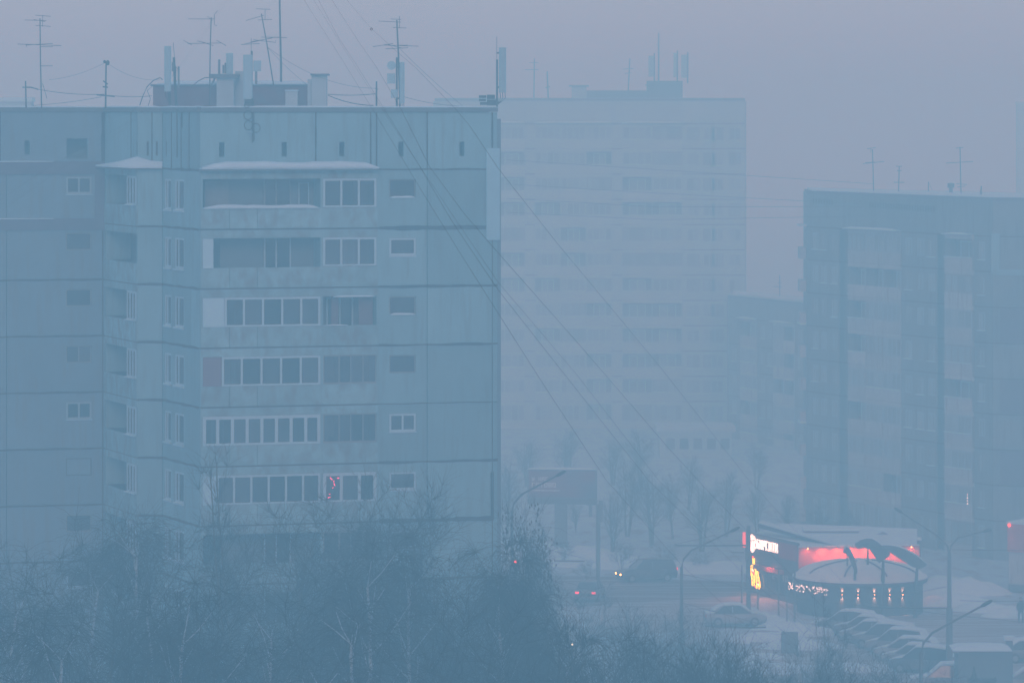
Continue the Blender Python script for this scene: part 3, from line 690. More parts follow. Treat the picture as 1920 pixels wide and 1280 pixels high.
for k in (3, 5, 7): MB().fbox(fr3, .6, fr3.u(1940), 25.66 - 2.83 * k + .1, 25.66 - 2.83 * (k - 1) - .1, .01, .1).build('painted_band', M['band'], RB)
fl_ = Face(fr1.A + Vector((-2.4, 7)), fr1.A + Vector((-1.0, 3)))
for k in range(9):
    zb = 25.66 - 2.83 * (k + 1); a = fr1.A
    MB().box(a.x - .55, a.x - .02, a.y + 1.0, a.y + 4.0, zb + .03, zb + 1.0).build('loggia_parapet', M['rlog'], RB)
    if k in (0, 3, 6): MB().box(a.x - .6, a.x - .02, a.y + .9, a.y + 4.1, zb + 2.83, zb + 2.98).build('snow_cap', M['snow'], RB)
# row of ornament tiles under the roof edge
ot = MB()
for px in list(range(1526, 1566, 5)) + list(range(1632, 1757, 5)): 
    u = fr1.u(px); z = Z(379 + (px - 1526) * .025, 350); ot.fbox(fr1, u - .12, u + .08, z - .35, z + .1, .002, .05)
tag(ot.build('ornament_tiles', M['joint'], RB), kind='stuff')
fm1 = PF(1366, 457, 1530, 436)
far_block('low five storey block with snowy roof edge, half hidden by the nine storey block', [
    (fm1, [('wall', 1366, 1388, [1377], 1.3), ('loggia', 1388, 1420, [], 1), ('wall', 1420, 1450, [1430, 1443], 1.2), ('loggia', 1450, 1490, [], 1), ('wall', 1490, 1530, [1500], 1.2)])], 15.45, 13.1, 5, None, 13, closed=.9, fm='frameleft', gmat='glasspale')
wavy(fm1, 0, fm1.L, 15.5, -.6, .2, .5, 4, bpy.data.objects['apartment_building.002'], 'snow_cap', step=1)
ff1 = PF(815, 470, 1397, 470)
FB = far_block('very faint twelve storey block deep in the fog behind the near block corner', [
    (ff1, [('wall', 815, 880, [835, 860], 1.4), ('loggia', 880, 985, [], 1), ('wall', 985, 1002, [], 1), ('loggia', 1002, 1148, [], 1), ('wall', 1148, 1166, [], 1), ('loggia', 1166, 1280, [], 1), ('wall', 1280, 1397, [1300, 1330, 1345, 1378], 1.4)])], 36.9, 34.1, 12, None, 15, mw='wallfar', ml='walllog', closed=.3, fm='wallfar', gmat='glasspale')  # frames in wall tone, pale panes: fog fade painted into the materials
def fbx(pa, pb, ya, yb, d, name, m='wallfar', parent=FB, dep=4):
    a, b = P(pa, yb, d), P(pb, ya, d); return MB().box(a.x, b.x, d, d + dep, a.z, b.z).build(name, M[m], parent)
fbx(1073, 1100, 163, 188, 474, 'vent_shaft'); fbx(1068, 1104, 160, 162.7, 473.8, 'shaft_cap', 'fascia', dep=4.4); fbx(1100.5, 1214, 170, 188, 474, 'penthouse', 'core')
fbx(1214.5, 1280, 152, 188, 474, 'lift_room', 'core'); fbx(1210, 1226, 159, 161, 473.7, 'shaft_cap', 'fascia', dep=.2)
FG = 'antennas on the faint fog block roof'
def far_panel(px, w, y0, y1, label):
    o = thing('cell_antenna', label, 'cell antenna', P(px, y1 + 8, 472), 'cell panels on the faint fog block')
    fbx(px - w / 2, px + w / 2, y0, y1, 471.8, 'radome', 'radome', o, .3); MB().tube([P(px + w / 2 + 1, y1 + 10, 472.3), P(px + w / 2 + 1, y0 - 5, 472.3)], .09, 6).build('pole', M['metal'], o)
far_panel(1221, 10, 105, 144, 'leftmost cell panel on the roof of the faint fog block')
far_panel(1266, 6, 100, 145, 'middle cell panel on the roof of the faint fog block')
far_panel(1283, 11, 103, 146, 'rightmost cell panel on the roof of the faint fog block')
aerial('whip_antenna', 'tall pole between the cell panels on the faint fog block', 'whip antenna', 473, (1235, 152), [(1235, 152), (1235, 62)], [], .1, group=FG)
aerial('tv_antenna', 'television antenna left end of the faint fog block roof', 'tv antenna', 471, (1001, 186), [(1001, 186), (1002, 110)], [[(984, 131), (1010, 131)], [(992, 118), (1010, 118)]], .08, thin=.035, group=FG)
aerial('antenna_post', 'short knobbly post near the left end of the faint fog block roof', 'antenna post', 471, (1027, 186), [(1028, 186), (1026, 134)], [[(1023, 165), (1031, 163)]], .1, thin=.06, group=FG)
aerial('tv_antenna', 'television antenna in the middle of the faint fog block roof', 'tv antenna', 472, (1178, 172), [(1178, 172), (1181, 110)], [[(1168, 130), (1188, 129)], [(1172, 138), (1184, 137)]], .08, thin=.035, group=FG)
TG = 'television antennas on the nine storey block'
aerial('tv_antenna', 'left television antenna on the nine storey block', 'tv antenna', 352, (1637, 357), [(1638, 358), (1636, 280)], [[(1618, 307), (1658, 303)], [(1626, 279), (1642, 277)], [(1633, 279), (1633, 286)], [(1622, 305), (1640, 304)]], .05, thin=.025, group=TG)
aerial('tv_antenna', 'short middle television antenna on the nine storey block', 'tv antenna', 350, (1685, 358), [(1685, 359), (1686, 312)], [[(1680, 312), (1691, 312)], [(1682, 320), (1690, 320)], [(1676, 342), (1696, 342)]], .05, thin=.03, group=TG)
aerial('tv_antenna', 'right and tallest television antenna on the nine storey block', 'tv antenna', 345, (1802, 360), [(1802, 362), (1800, 276)], [[(1774, 306), (1825, 303)], [(1792, 278), (1806, 277)], [(1793, 345), (1813, 346)], [(1795, 351), (1810, 349)]], .05, thin=.025, group=TG)
aerial('whip_antenna', 'small folded stay right of the middle antenna on the nine storey block', 'whip antenna', 348, (1742, 358), [(1741, 359), (1741, 341)], [[(1741, 342), (1748, 357)]], .04, group=TG)
vs = thing('vent_cowl', 'round vent cowl on the nine storey block roof', 'vent cowl', P(1783, 360, 346))
MB().tube([P(1783, 361, 346), P(1783, 352, 346)], .15, 8).build('stack', M['fascia'], vs); MB().lathe(P(1783, 0, 346).xy, [(.0, Z(343, 346)), (.28, Z(344, 346)), (.28, Z(352, 346)), (.0, Z(353, 346))], 10).build('cowl', M['fascia'], vs)
aerial('antenna_post', 'leaning forked post right of the vent cowl on the nine storey block', 'antenna post', 342, (1840, 361), [(1839, 368), (1840, 349)], [[(1836, 367), (1840, 350)]], .06, group=TG)
aerial('tv_antenna', 'faint television antenna on the low five storey block', 'tv antenna', 445, (1462, 563), [(1462, 565), (1462, 516)], [[(1450, 537), (1466, 538)], [(1458, 530), (1466, 530)]], .06, thin=.03, group=TG)
# blocks seen only as an edge
def shade_block(label, pa, pb, ytop, d, st=9):
    a, b = P(pa, ytop, d), P(pb, ytop, d); o = thing('apartment_building', label, 'apartment block', (a.x, d, 0))
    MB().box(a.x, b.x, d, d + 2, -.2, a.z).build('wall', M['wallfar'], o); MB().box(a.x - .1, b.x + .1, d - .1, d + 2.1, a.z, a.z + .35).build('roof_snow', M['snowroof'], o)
    fc = Face((a.x, d), (b.x, d)); n = int(fc.L / 3.2)
    for k in range(st):
        zt = a.z - 1.5 - 2.83 * k
        for i in range(n):
            u = (i + .5) * fc.L / n
            if zt > 3: glazing(fc, u - .7, u + .7, zt - 1.9, zt - .45, .05, [.5], o, gm=M['glassf'], t=.1)
    return o
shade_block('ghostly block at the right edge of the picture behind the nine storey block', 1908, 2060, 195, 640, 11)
shade_block('snowy roof of a block just showing above the near roof at the far left', -60, 58, 191, 330, 2)
pv = thing('pavilion', 'long low snow roofed pavilion faint among the trees behind the lamp post', 'pavilion', P(1300, 858, 430))
a, b = P(1238, 858, 430), P(1372, 800, 430); MB().box(a.x, b.x, 430, 436, -.2, b.z - .5).build('wall', M['wallfar'], pv); MB().box(a.x - .4, b.x + .4, 429.6, 436.4, b.z - .5, b.z).build('roof_snow', M['walllog'], pv)  # roof snow dulled to the parapet tone, fog fade painted in
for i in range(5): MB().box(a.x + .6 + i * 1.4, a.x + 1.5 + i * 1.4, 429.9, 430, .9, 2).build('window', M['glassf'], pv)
print('blocks', len(bpy.data.objects))
# ------------------------------------------------------------------ cafe with dome, petals and lit red wall
CF = thing('cafe_building', 'lit cafe with red parapet, glowing white sign and a round snow covered dome annexe', 'cafe', (17, 308, 0))
fs = PF(1398, 311.5, 1497, 303.2); fw = PF(1497, 303.2, 1724, 304.4)
zt_ = 4.16
p0, p1, p2 = fs.A, fs.B, fw.B
rp = [p0, p1, p2, p2 + Vector((1.2, 12)), p0 + Vector((3.2, 9))]
MB().prism([tuple(p) for p in offset_poly(rp, .22)], -.2, zt_ - .35).build('core_wall', M['cafedark'], CF)
MB().prism([tuple(p) for p in offset_poly(rp, .2)], zt_ - .349, zt_ + .03).build('roof_snow', M['snowroof'], CF)
MB().fbox(fw, .02, fw.u(1724), 2.62, zt_, -.15, .0).build('parapet_board', M['redwall'], CF)
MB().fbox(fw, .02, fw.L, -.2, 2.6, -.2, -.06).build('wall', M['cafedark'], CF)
MB().fbox(fw, 0, fw.L, zt_ + .002, zt_ + .09, -.22, .06).build('snow_cap', M['snow'], CF)
MB().fbox(fs, .02, fs.L - .02, 2.3, zt_ + .3, -.12, .04).build('sign_board', M['cafewall'], CF)
MB().fbox(fs, fs.u(1462), fs.L - .1, 3.1, zt_ + .1, .042, .07).build('red_board', M['redpan'], CF)
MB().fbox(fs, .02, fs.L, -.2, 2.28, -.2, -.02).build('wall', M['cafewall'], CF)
MB().fbox(fs, fs.u(1420), fs.u(1470), 1.95, 2.25, -.018, .35).build('awning', M['redpan'], CF)
MB().fbox(fs, -.12, .1, 3.3, zt_ + .25, -.05, .2).build('light_box', REDPANEL, CF)
for i in range(5):
    u0 = .6 + i * (fs.L - 1.2) / 5
    glazing(fs, u0, u0 + 1.3, .5, 1.8, .0, [.5], CF, fm=M['metal'], t=.06)
# slanted canopy beam and snow slab on the roof
a, b = P(1422, 981, 312), P(1566, 1026, 304); 
mbx = MB(); mbx.extr([a, b, b + Vector((0, 0, .12)), a + Vector((0, 0, -.32))][::1], (.3, 1.6, 0)); mbx.build('slanted_beam', M['petal'], CF)
MB().extr([a + Vector((0, 0, .01)), b + Vector((0, 0, .13)), b + Vector((0, 0, .2)), a + Vector((0, 0, .09))], (.3, 1.6, .02)).build('beam_snow', M['snow'], CF)
a, b = P(1508, 1003, 313), P(1610, 992, 313); MB().box(a.x, b.x, 313, 315, a.z - .15, b.z - .12).build('roof_box', M['cafewall'], CF); MB().box(a.x - .05, b.x + .05, 312.95, 315, b.z - .118, b.z + .08).build('snow_cap', M['snow'], CF)
rvp = MB(); c = P(1655, 1010, 312); rvp.tube([(c.x - .35, 312, c.z), (c.x - .3, 312, c.z + .3), (c.x, 312, c.z + .45), (c.x + .3, 312, c.z + .3), (c.x + .4, 312, c.z)], .11, 7).build('duct_bend', M['galv'], CF)
MB().tube([P(1723, 1048, 304.6), P(1723, 1010, 304.6)], .14, 8).build('flue', M['metal'], CF); MB().lathe(P(1723, 0, 304.6).xy, [(0, Z(1006, 304.6)), (.18, Z(1007, 304.6)), (.22, Z(1012, 304.6)), (0, Z(1012.1, 304.6))], 10).build('flue_cap', M['snow'], CF)
# flood lamps under the coping of the red wall
def spot(nm, loc, rot, e, size, col, parent, blend=.8):
    l = bpy.data.objects.new(nm, bpy.data.lights.new(nm, 'SPOT')); C.objects.link(l); l.data.energy = e; l.data.spot_size = size; l.data.spot_blend = blend
    l.data.color = col; l.data.shadow_soft_size = .04; o0 = Vector(parent.location); l.location = Vector(loc) - o0; l.rotation_euler = rot; l.parent = parent
    return l
LS = .34
for i, px in enumerate((1512, 1541, 1569, 1596, 1622, 1650, 1680, 1706)):
    u = fw.u(px); p = fw.at(u, .5); q = fw.at(u, .05)
    MB().tube([(q.x, q.y, zt_ + .06), (p.x, p.y, zt_ + .08), (p.x, p.y, zt_ + .0)], .02, 4).tube([(p.x - .1, p.y, zt_), (p.x + .1, p.y, zt_)], .05, 6).build('flood_lamp', M['metal'], CF)
    spot('lamp_light', (p.x, p.y, zt_ - .07), (math.radians(28), 0, 0), (420 if i in (0, 7) else 300) * LS, math.radians(140), (1, .42, .26), CF)
    if i in (0, 7):
        MB().ball((p.x, p.y - .02, zt_ - .05), .05, 6, 4).build('bulb', LAMPW, CF)
# dome annexe
dc = XY(1612, 300); R_ = 4.75; DA = thing('dome_annexe', 'round dark annexe with a shallow snow covered dome and five wall sconces', 'annexe', (dc.x, dc.y, 0))
MB().lathe(dc, [(R_ - .25, -.2), (R_ - .25, 2.2)], 48).build('wall', M['cafedark'], DA, True)
MB().lathe(dc, [(R_ - .3, 2.201), (R_ + .05, 2.12), (R_ + .1, 2.34), (R_ + .02, 2.42), (R_ - .3, 2.44)], 48).build('eaves', M['petal'], DA, True)
pr = [(R_ + .08, 2.43), (R_ + .02, 2.56), (R_ - .3, 2.66)] + [((R_ - .3) * math.cos(t), 2.66 + .98 * math.sin(t) ** 1.1) for t in np.linspace(.1, 1.5707, 9)]
MB().lathe(dc, pr, 56).build('dome_snow', M['domesnow'], DA, True)
rb_ = MB()
for an in (-2.6, -1.9, -1.2, -.5):
    pts = []
    for t in np.linspace(.25, 1.35, 8):
        r = (R_ - .25) * math.cos(t); pts.append((dc.x + r * math.cos(an), dc.y + r * math.sin(an), 2.68 + .98 * math.sin(t) ** 1.1))
    MB().tube(pts, .07, 6).build('roof_rib', M['galv'], DA)
for px in (1579, 1608, 1638, 1667, 1692):
    x = P(px, 0, 296).x; y = dc.y - math.sqrt(max(.1, (R_ - .25) ** 2 - (x - dc.x) ** 2)); nrm = (Vector((x, y)) - dc).normalized(); q = Vector((x, y)) + nrm * .08
    z = Z(1114, y)
    MB().tube([(q.x, q.y, z - .07), (q.x, q.y, z + .07)], .05, 8).build('wall_sconce', M['metal'], DA)
    MB().box(q.x - .03, q.x + .03, q.y - .054, q.y - .05, z - .012, z + .02).build('sconce_lens', LAMPW, DA)
    for sg in (1, -1):
        spot('sconce_light', (q.x, q.y, z + sg * .09), (.35 if sg < 0 else math.pi - .35, 0, 0), 330 * LS, math.radians(52), (1, .70, .52), DA)
# ribs of the pergola: three curved steel petals on posts
def petal(label, px, posts, d, dep):
    o = thing('curved_petal', label, 'steel petal', P(px[0][0], 1100, d), 'steel petals over the dome annexe')
    top = [P(x, y, d) for x, y, w in px]; bot = [P(x - w * sx, y + w, d) for (x, y, w), sx in zip(px, [.25] * len(px))]
    mb = MB(); n = len(px)
    for a, b in zip(top, bot): mb.v += [tuple(a), (a.x, a.y + dep, a.z), (b.x, b.y + dep, b.z), tuple(b)]
    for i in range(n - 1):
        for j in range(4): mb.f.append((4 * i + j, 4 * i + (j + 1) % 4, 4 * i + 4 + (j + 1) % 4, 4 * i + 4 + j))
    mb.f += [(0, 3, 2, 1), tuple(4 * (n - 1) + j for j in range(4))]
    mb.build('petal_shell', M['petal'], o)
    mb = MB()
    for a, (x, y, w) in zip(top, px): h = .07 if 0 < px.index((x, y, w)) < n - 1 else .02; mb.v += [(a.x, a.y - .02, a.z + .004), (a.x, a.y + .1, a.z + h), (a.x, a.y + dep - .1, a.z + h), (a.x, a.y + dep + .02, a.z + .004)]
    for i in range(n - 1):
        for j in range(4): mb.f.append((4 * i + j, 4 * i + (j + 1) % 4, 4 * i + 4 + (j + 1) % 4, 4 * i + 4 + j))
    mb.f += [(0, 3, 2, 1), tuple(4 * (n - 1) + j for j in range(4))]
    mb.build('petal_snow', M['snow'], o)
    for (x0, y0, x1, y1, r) in posts: MB().tube([P(x0, y0, d + dep * .5), P((x0 + x1) / 2, y0 + (y1 - y0) * .3, d + dep * .5), P(x1, y1, d + dep * .5)], [r * .6, r, r * 1.2], 8).build('post', M['petal'], o)
petal('narrow steel petal curving down at the left of the dome', [(1584, 1029, 8), (1588, 1024, 13), (1595, 1031, 13), (1602, 1046, 14), (1606, 1060, 12), (1608, 1070, 6)], [(1603, 1068, 1603, 1160, .12), (1588.5, 1036, 1588.5, 1060, .05)], 295.2, .8)
petal('tallest steel petal arching over the middle of the dome', [(1606, 1018, 6), (1613, 1012, 16), (1625, 1008.5, 18), (1636, 1009.5, 20), (1646, 1016, 26), (1656, 1025, 30), (1669, 1037, 5)], [(1656, 1050, 1655, 1160, .14), (1627, 1026, 1627, 1058, .07)], 295, .9)
petal('broad steel petal sweeping down over the right side of the dome', [(1652, 1022, 3), (1665, 1021.5, 10), (1682, 1024, 17), (1700, 1031, 21), (1718, 1041, 22), (1730, 1050, 15), (1738, 1057, 3)], [(1720, 1060, 1716, 1163, .13)], 294.6, .9)
# sign lettering in strokes: letter cell 1 x 1.6, stroke width s
def letters(fc, word, u, z, h, w, gap, st, w0, w1, m, parent, name='sign_letter'):
    L_ = {'Б': [('v', 0), ('h', 1), ('h', .55), ('h', 0), ('vr', (0, .55))], 'И': [('v', 0), ('v', 1), ('d', 1)], 'Р': [('v', 0), ('h', 1), ('h', .42), ('vr', (.42, 1))],
          'С': [('v', 0), ('h', 1), ('h', 0)], 'Т': [('v', .5), ('h', 1)], 'У': [('vr', (0, 1)), ('vl', (.45, 1)), ('h', .45), ('h', 0)], 'Н': [('v', 0), ('v', 1), ('h', .5)],
          'А': [('v', 0), ('v', 1), ('h', 1), ('h', .45)], 'Г': [('v', 0), ('h', 1)], 'О': [('v', 0), ('v', 1), ('h', 0), ('h', 1)], 'В': [('v', 0), ('v', 1), ('h', 0), ('h', .5), ('h', 1)], 'М': [('v', 0), ('v', 1), ('d', -1), ],
          '2': [('h', 1), ('vr', (.5, 1)), ('h', .5), ('vl', (0, .5)), ('h', 0)], '4': [('vl', (.5, 1)), ('h', .5), ('v', 1)], '1': [('v', .5)], '0': [('v', 0), ('v', 1), ('h', 0), ('h', 1)]}
    for ch in word:
        if ch != ' ':
            mb = MB(); wd = w * (.5 if ch == '1' else 1)
            e = 0
            for kind, a in L_[ch]:
                e += .0015; A, B = w0 + e * 0, w1 + e
                if kind == 'v': x = u + a * (wd - st); mb.fbox(fc, x, x + st, z, z + h, A, B)
                if kind == 'vr': mb.fbox(fc, u + wd - st, u + wd, z + a[0] * h * .98, z + a[1] * h, A, B)
                if kind == 'vl': mb.fbox(fc, u, u + st, z + a[0] * h * .98, z + a[1] * h, A, B)
                if kind == 'h': y = z + a * (h - st); mb.fbox(fc, u + .001, u + wd - .001, y, y + st, A, B)
                if kind == 'd':
                    xa, xb = (u + st * .6, u + wd - st * .6); ya, yb = (z + .02, z + h - .02) if a > 0 else (z + h * .4, z + h - .02)
                    k0 = len(mb.v)
                    for (xx, zz) in ((xa, ya), (xa, ya + st * 1.6), (xb, yb), (xb, yb - st * 1.6)):
                        for ww in (A, B): p = fc.at(xx, ww); mb.v.append((p.x, p.y, zz))
                    for q in ((1, 7, 5, 3), (0, 2, 4, 6), (0, 1, 3, 2), (2, 3, 5, 4), (4, 5, 7, 6), (6, 7, 1, 0)): mb.f.append(tuple(k0 + i for i in q))
            mb.build(name, m, parent)
        u += w * (.6 if ch == '1' else 1) + gap
ul0, ul1 = fs.u(1421), fs.u(1460); nL = 7; wl = (ul1 - ul0) / (nL + (nL - 1) * .28)
letters(fs, 'БИРСИТИ', ul0, 3.42, .68, wl, wl * .28, wl * .21, .06, .14, SIGNW, CF)
letters(fs, '24 10', fs.u(1449), 1.45, .45, .42, .16, .09, .0, .06, M['signgrey'], CF)
# glowing emblem: a beer mug with foam left of the letters, drawn as bars and a handle
def fp(fc, px, py, w):
    u = fc.u(px); p = fc.at(u, w); return Vector((p.x, p.y, Z(py, p.y)))
em = MB()
for poly in ([(1405, 1004), (1412, 1001), (1417, 1006), (1419, 1012), (1404, 1012)],
             [(1405, 1013.5), (1409, 1013.5), (1411, 1032), (1408, 1030)], [(1410, 1013.5), (1413.4, 1013.5), (1413.6, 1035), (1411.6, 1034)],
             [(1414.3, 1013.5), (1418, 1013.5), (1416, 1031), (1414.3, 1034)], [(1403, 1008), (1404.4, 1008), (1405, 1020), (1403.6, 1017)],
             [(1418.5, 1014), (1423, 1016), (1422.5, 1025), (1417.6, 1029), (1418, 1026), (1420.5, 1023), (1420.7, 1018.5), (1418.4, 1017)]):
    pts = [fp(fs, x, y, .06) for x, y in poly]; em.extr(pts, fs.n.to_3d() * .08)
em.build('mug_emblem', SIGNW, CF)
# neon pizza slices on the wall
def neon(poly, m, r=.035, close=True, w=.16):
    pts = [fp(fs, x, y, w) for x, y in poly]
    if close: pts.append(pts[0])
    return MB().tube(pts, r, 5).build('neon_tube', m, CF)
def slab_(poly, m, nm, w=.10, t=.03): return MB().extr([fp(fs, x, y, w) for x, y in poly], fs.n.to_3d() * t).build(nm, m, CF)
s1 = [(1410.5, 1062), (1412, 1060), (1416, 1059.5), (1419.5, 1061), (1420.5, 1064), (1419.5, 1078), (1417.8, 1097), (1414.5, 1097), (1413, 1082)]
s2 = [(1422.5, 1070), (1424, 1071), (1427, 1085), (1429, 1098), (1428, 1102), (1425, 1103.5), (1422.3, 1101), (1421.8, 1090)]
slab_(s1, NEONB, 'neon_backing'); slab_(s2, NEONB, 'neon_backing')
neon(s1, NEONY, .045); neon(s2, NEONY, .045)
neon([(1412.5, 1066), (1414, 1063.5), (1417, 1063.5), (1419, 1066)], NEONY, .04, False); neon([(1423, 1097), (1425, 1099.5), (1427.5, 1097.5)], NEONY, .04, False)
for x, y in ((1416, 1080), (1415.7, 1085), (1416, 1091), (1424.4, 1082), (1425, 1088), (1414.5, 1076), (1417.3, 1087)): neon([(x - .8, y - 1.6), (x + .8, y + 1.6)], NEONY, .05, False)
for x, y in ((1415.5, 1069), (1425.5, 1095)): neon([(x - 1, y - 1), (x + .8, y + 1)], NEONW, .08, False)
for x, y in ((1416.5, 1074), (1425, 1091)): neon([(x - .9, y - 1.4), (x + .7, y + 1.4)], NEONR, .08, False)
slab_([(1414.2, 1046), (1418, 1046), (1417.8, 1057.5), (1414.8, 1057)], NEONY, 'neon_bottle', .12, .04); slab_([(1413.5, 1042.3), (1415.3, 1042.3), (1415.6, 1045.5), (1414.2, 1045.5)], LAMPR, 'neon_cap', .12, .04)
slab_([(1419, 1097), (1420.3, 1097), (1420.8, 1101.5), (1419.5, 1101.5)], LAMPR, 'neon_cap', .12, .04)
for px, py in ((1408, 1054), (1430, 1062)):
    q = fp(fs, px, py, .1); MB().box(q.x - .04, q.x + .04, q.y - .04, q.y + .04, q.z - .14, q.z + .14).build('wall_sconce', M['metal'], CF)
    spot('sconce_light', (q.x, q.y - .02, q.z - .2), (0, 0, 0), 6, math.radians(70), (1, .7, .6), CF); spot('sconce_light', (q.x, q.y - .02, q.z + .2), (math.pi, 0, 0), 6, math.radians(70), (1, .7, .6), CF)
# light spilling on the snow from the front windows of the cafe
q = fp(fs, 1440, 1090, .5); spot('entrance_light', (q.x, q.y - .6, 3.2), (math.radians(-28), 0, math.radians(-12)), 420, math.radians(120), (1, .36, .22), CF)
# fairy lights: strings along the eaves, one object
fy = MB(); rf = random.Random(5)
for i in range(120):
    px = 1478 + 75 * rf.random() ** 1.25; base_ = 1091 + (px - 1478) * .17; py = base_ + rf.random() ** 1.4 * 13
    if px > 1505 and px < 1525 and rf.random() < .4: continue
    xx_ = (px - 1612) / 26.2; p = P(px, py, 299.8 - math.sqrt(max(0, 24 - xx_ * xx_)) - .15); fy.ball(p, .028 * rf.uniform(.6, 1.3), 5, 3)
for y in (1098, 1102, 1105, 1109, 1113, 1117): fy.ball(P(1572 + rf.uniform(-1.5, 1.5), y, 296.6), .035, 5, 3)
tag(fy.build('fairy_lights', FAIRY), 'white fairy lights hanging under the left eaves of the dome annexe', 'fairy lights', kind='stuff')
fv = thing('awning_frame', 'dark curved terrace awning edge left of the dome carrying the fairy lights', 'awning', P(1500, 1150, 300))
MB().tube([P(1478, 1088, 301), P(1500, 1092, 299), P(1530, 1096, 297.3), P(1575, 1099, 295.6)], .06, 6).build('rail', M['petal'], fv)
MB().tube([P(1513, 1099, 298.6), P(1524, 1099, 298.2)], .05, 6).build('ceiling_lamp', LAMPW, fv)
for px, d in ((1490, 300), (1530, 297.4), (1552, 296.6)): MB().tube([P(px, 1094, d), (P(px, 0, d).x, d, 0)], .05, 6).build('post', M['petal'], fv)
# second red roofed building cut by the right edge
RBd = thing('shop_building', 'red topped shop with a small red lamp, cut by the right picture edge', 'shop', (P(1892, 0, 312).x, 312, 0))
fx = Face(P(1891, 0, 312).xy, P(2010, 0, 309).xy)
MB().fbox(fx, 0, fx.L, -.2, 2.9, -8, -.05).build('wall', M['rlog'], RBd); MB().fbox(fx, -.05, fx.L, 2.91, Z(981, 312), -8, .1).build('parapet_board', M['redwall'], RBd)
MB().fbox(fx, -.1, fx.L, Z(981, 312) + .002, Z(977, 312), -8, .14).build('roof_snow', M['snow'], RBd)
MB().fbox(fx, 0.02, fx.L, -.2, .5, -.04, .05).build('plinth', M['cafewall'], RBd)
q = fx.at(.15, .2); MB().ball((q.x, q.y, Z(984, q.y)), .1, 8, 5, 1.3).build('lamp', LAMPR, RBd); spot('lamp_light', (q.x, q.y - .15, Z(987, q.y)), (math.radians(-10), 0, 0), 22, math.radians(70), (1, .15, .12), RBd)
# balcony string of lights on the nine storey block
bl_ = MB()
for y in (927, 933, 938, 944): bl_.ball(P(1814, y, 336), .04, 5, 3)
bl_.build('balcony_lights', FAIRY, RB)

# ------------------------------------------------------------------ billboard
BB = thing('billboard', 'faint red billboard on a single thick pillar with white Cyrillic lettering', 'billboard', P(1052, 1030, 341))
fb = PF(989, 341.3, 1119, 340.7)
MB().fbox(fb, 0, fb.L, Z(945, 341), Z(880, 341), -.35, 0).build('frame', M['galv'], BB)
MB().fbox(fb, .12, fb.L - .12, Z(932, 341), Z(883, 341), .003, .04).build('poster', M['board'], BB)
wavy(fb, 0, fb.L, Z(880, 341) + .002, -.4, .08, .18, 9, BB, 'snow_cap')
MB().fbox(fb, .1, fb.L - .1, Z(944, 341), Z(934, 341), .003, .05).build('lower_board', M['cafewall'], BB)
letters(fb, 'У НАС', fb.u(997), Z(901, 341), .30, .22, .06, .06, .042, .06, M['boardtext'], BB, 'poster_letter')
letters(fb, 'ГОТОВО', fb.u(997), Z(913, 341), .36, .27, .07, .07, .042, .06, M['boardtext'], BB, 'poster_letter')
MB().fbox(fb, fb.u(998), fb.u(1050), Z(920, 341), Z(918.5, 341), .042, .055).build('poster_line', M['boardtext'], BB)
a = P(1040, 1034, 341); b = P(1064, 946, 341); MB().box(a.x, b.x, 341.1, 341.8, -.1, b.z).build('pillar', M['galv'], BB)
hs = thing('hanging_sign', 'small plate hanging from the bracket right of the billboard pillar', 'sign', P(1107, 968, 339))
a = P(1104, 968, 339); b = P(1110, 946, 339); MB().box(a.x, b.x, 339, 339.1, a.z, b.z).build('plate', M['galv'], hs); MB().tube([P(1100, 946, 339.05), P(1124, 945, 339.05)], .05).build('bracket', M['metal'], hs)
tag(MB().tube([P(1121.5, 1090, 318).xy.to_3d(), P(1121.5, 945, 318)], .17, 8).build('utility_pole', M['galv']), 'thick plain pole at the right end of the billboard', 'pole')
bxm = MB(); a = P(1123, 978, 318); b = P(1130, 938, 318); bxm.box(a.x, b.x, 317.9, 318.2, a.z, b.z); tag(bxm.build('traffic_sign_back', M['galv']), 'narrow tall sign box fixed on the thick pole beside the billboard', 'sign')

# ------------------------------------------------------------------ street lamps, poles, trolley wires
def lamp(label, px, d, yj, arms, r=.16, ybot=None, snow=True):
    o = thing('street_lamp', label, 'street lamp', (P(px, 0, d).x, d, 0)); zj = Z(yj, d); x = P(px, 0, d).x
    MB().tube([(x, d, -.2), (x, d, zj * .55), (x, d, zj * .56), (x, d, zj)], [r * 1.15, r, r * .75, r * .6], 10).build('pole', M['galv'], o)
    for (ax, ay) in arms:
        e = P(ax, ay, d); sgn = 1 if ax > px else -1
        m1 = Vector((x + sgn * .12, d, zj + .45)); m2 = Vector((x + sgn * .55, d, zj + .95))
        MB().tube([(x, d, zj - .05), m1, m2, e], [.07, .065, .06, .05], 7).build('arm', M['galv'], o)
        v = (e - m2).normalized(); MB().tube([e - v * .05, e + v * .12, e + v * .5, e + v * .62], [.04, .1, .09, .03], 7).build('lamp_head', M['metal'], o)
    return o
lamp('street lamp with one curved arm left of the cafe, beside the dark sport utility vehicle', 1278, 250, 1062, [(1370, 996)], .15)
lamp('double armed street lamp rising between the parked cars at the right', 1780, 265, 1036, [(1692, 961), (1843, 996)], .2)
lamp('nearest street lamp with its arm pointing right above the kiosk', 1727, 205, 1222, [(1840, 1136)], .15)
lamp('street lamp behind the ash tree with its arm crossing the billboard', 960, 235, 958, [(1043, 892)], .14)
def pole(label, px, d, ytop, r, ybase=None):
    x = P(px, 0, d).x; return tag(MB().tube([(x, d, -.2), (x, d, .6), (x, d, Z(ytop, d))], [r * 1.25, r, r * .85], 8).build('utility_pole', M['galv']), label, 'pole')
pole('thick trolley wire pole standing right in front of the cafe sign', 1403.5, 292, 985, .16)
pole('thin post left of the thick pole in front of the cafe', 1391, 304, 1058, .06)
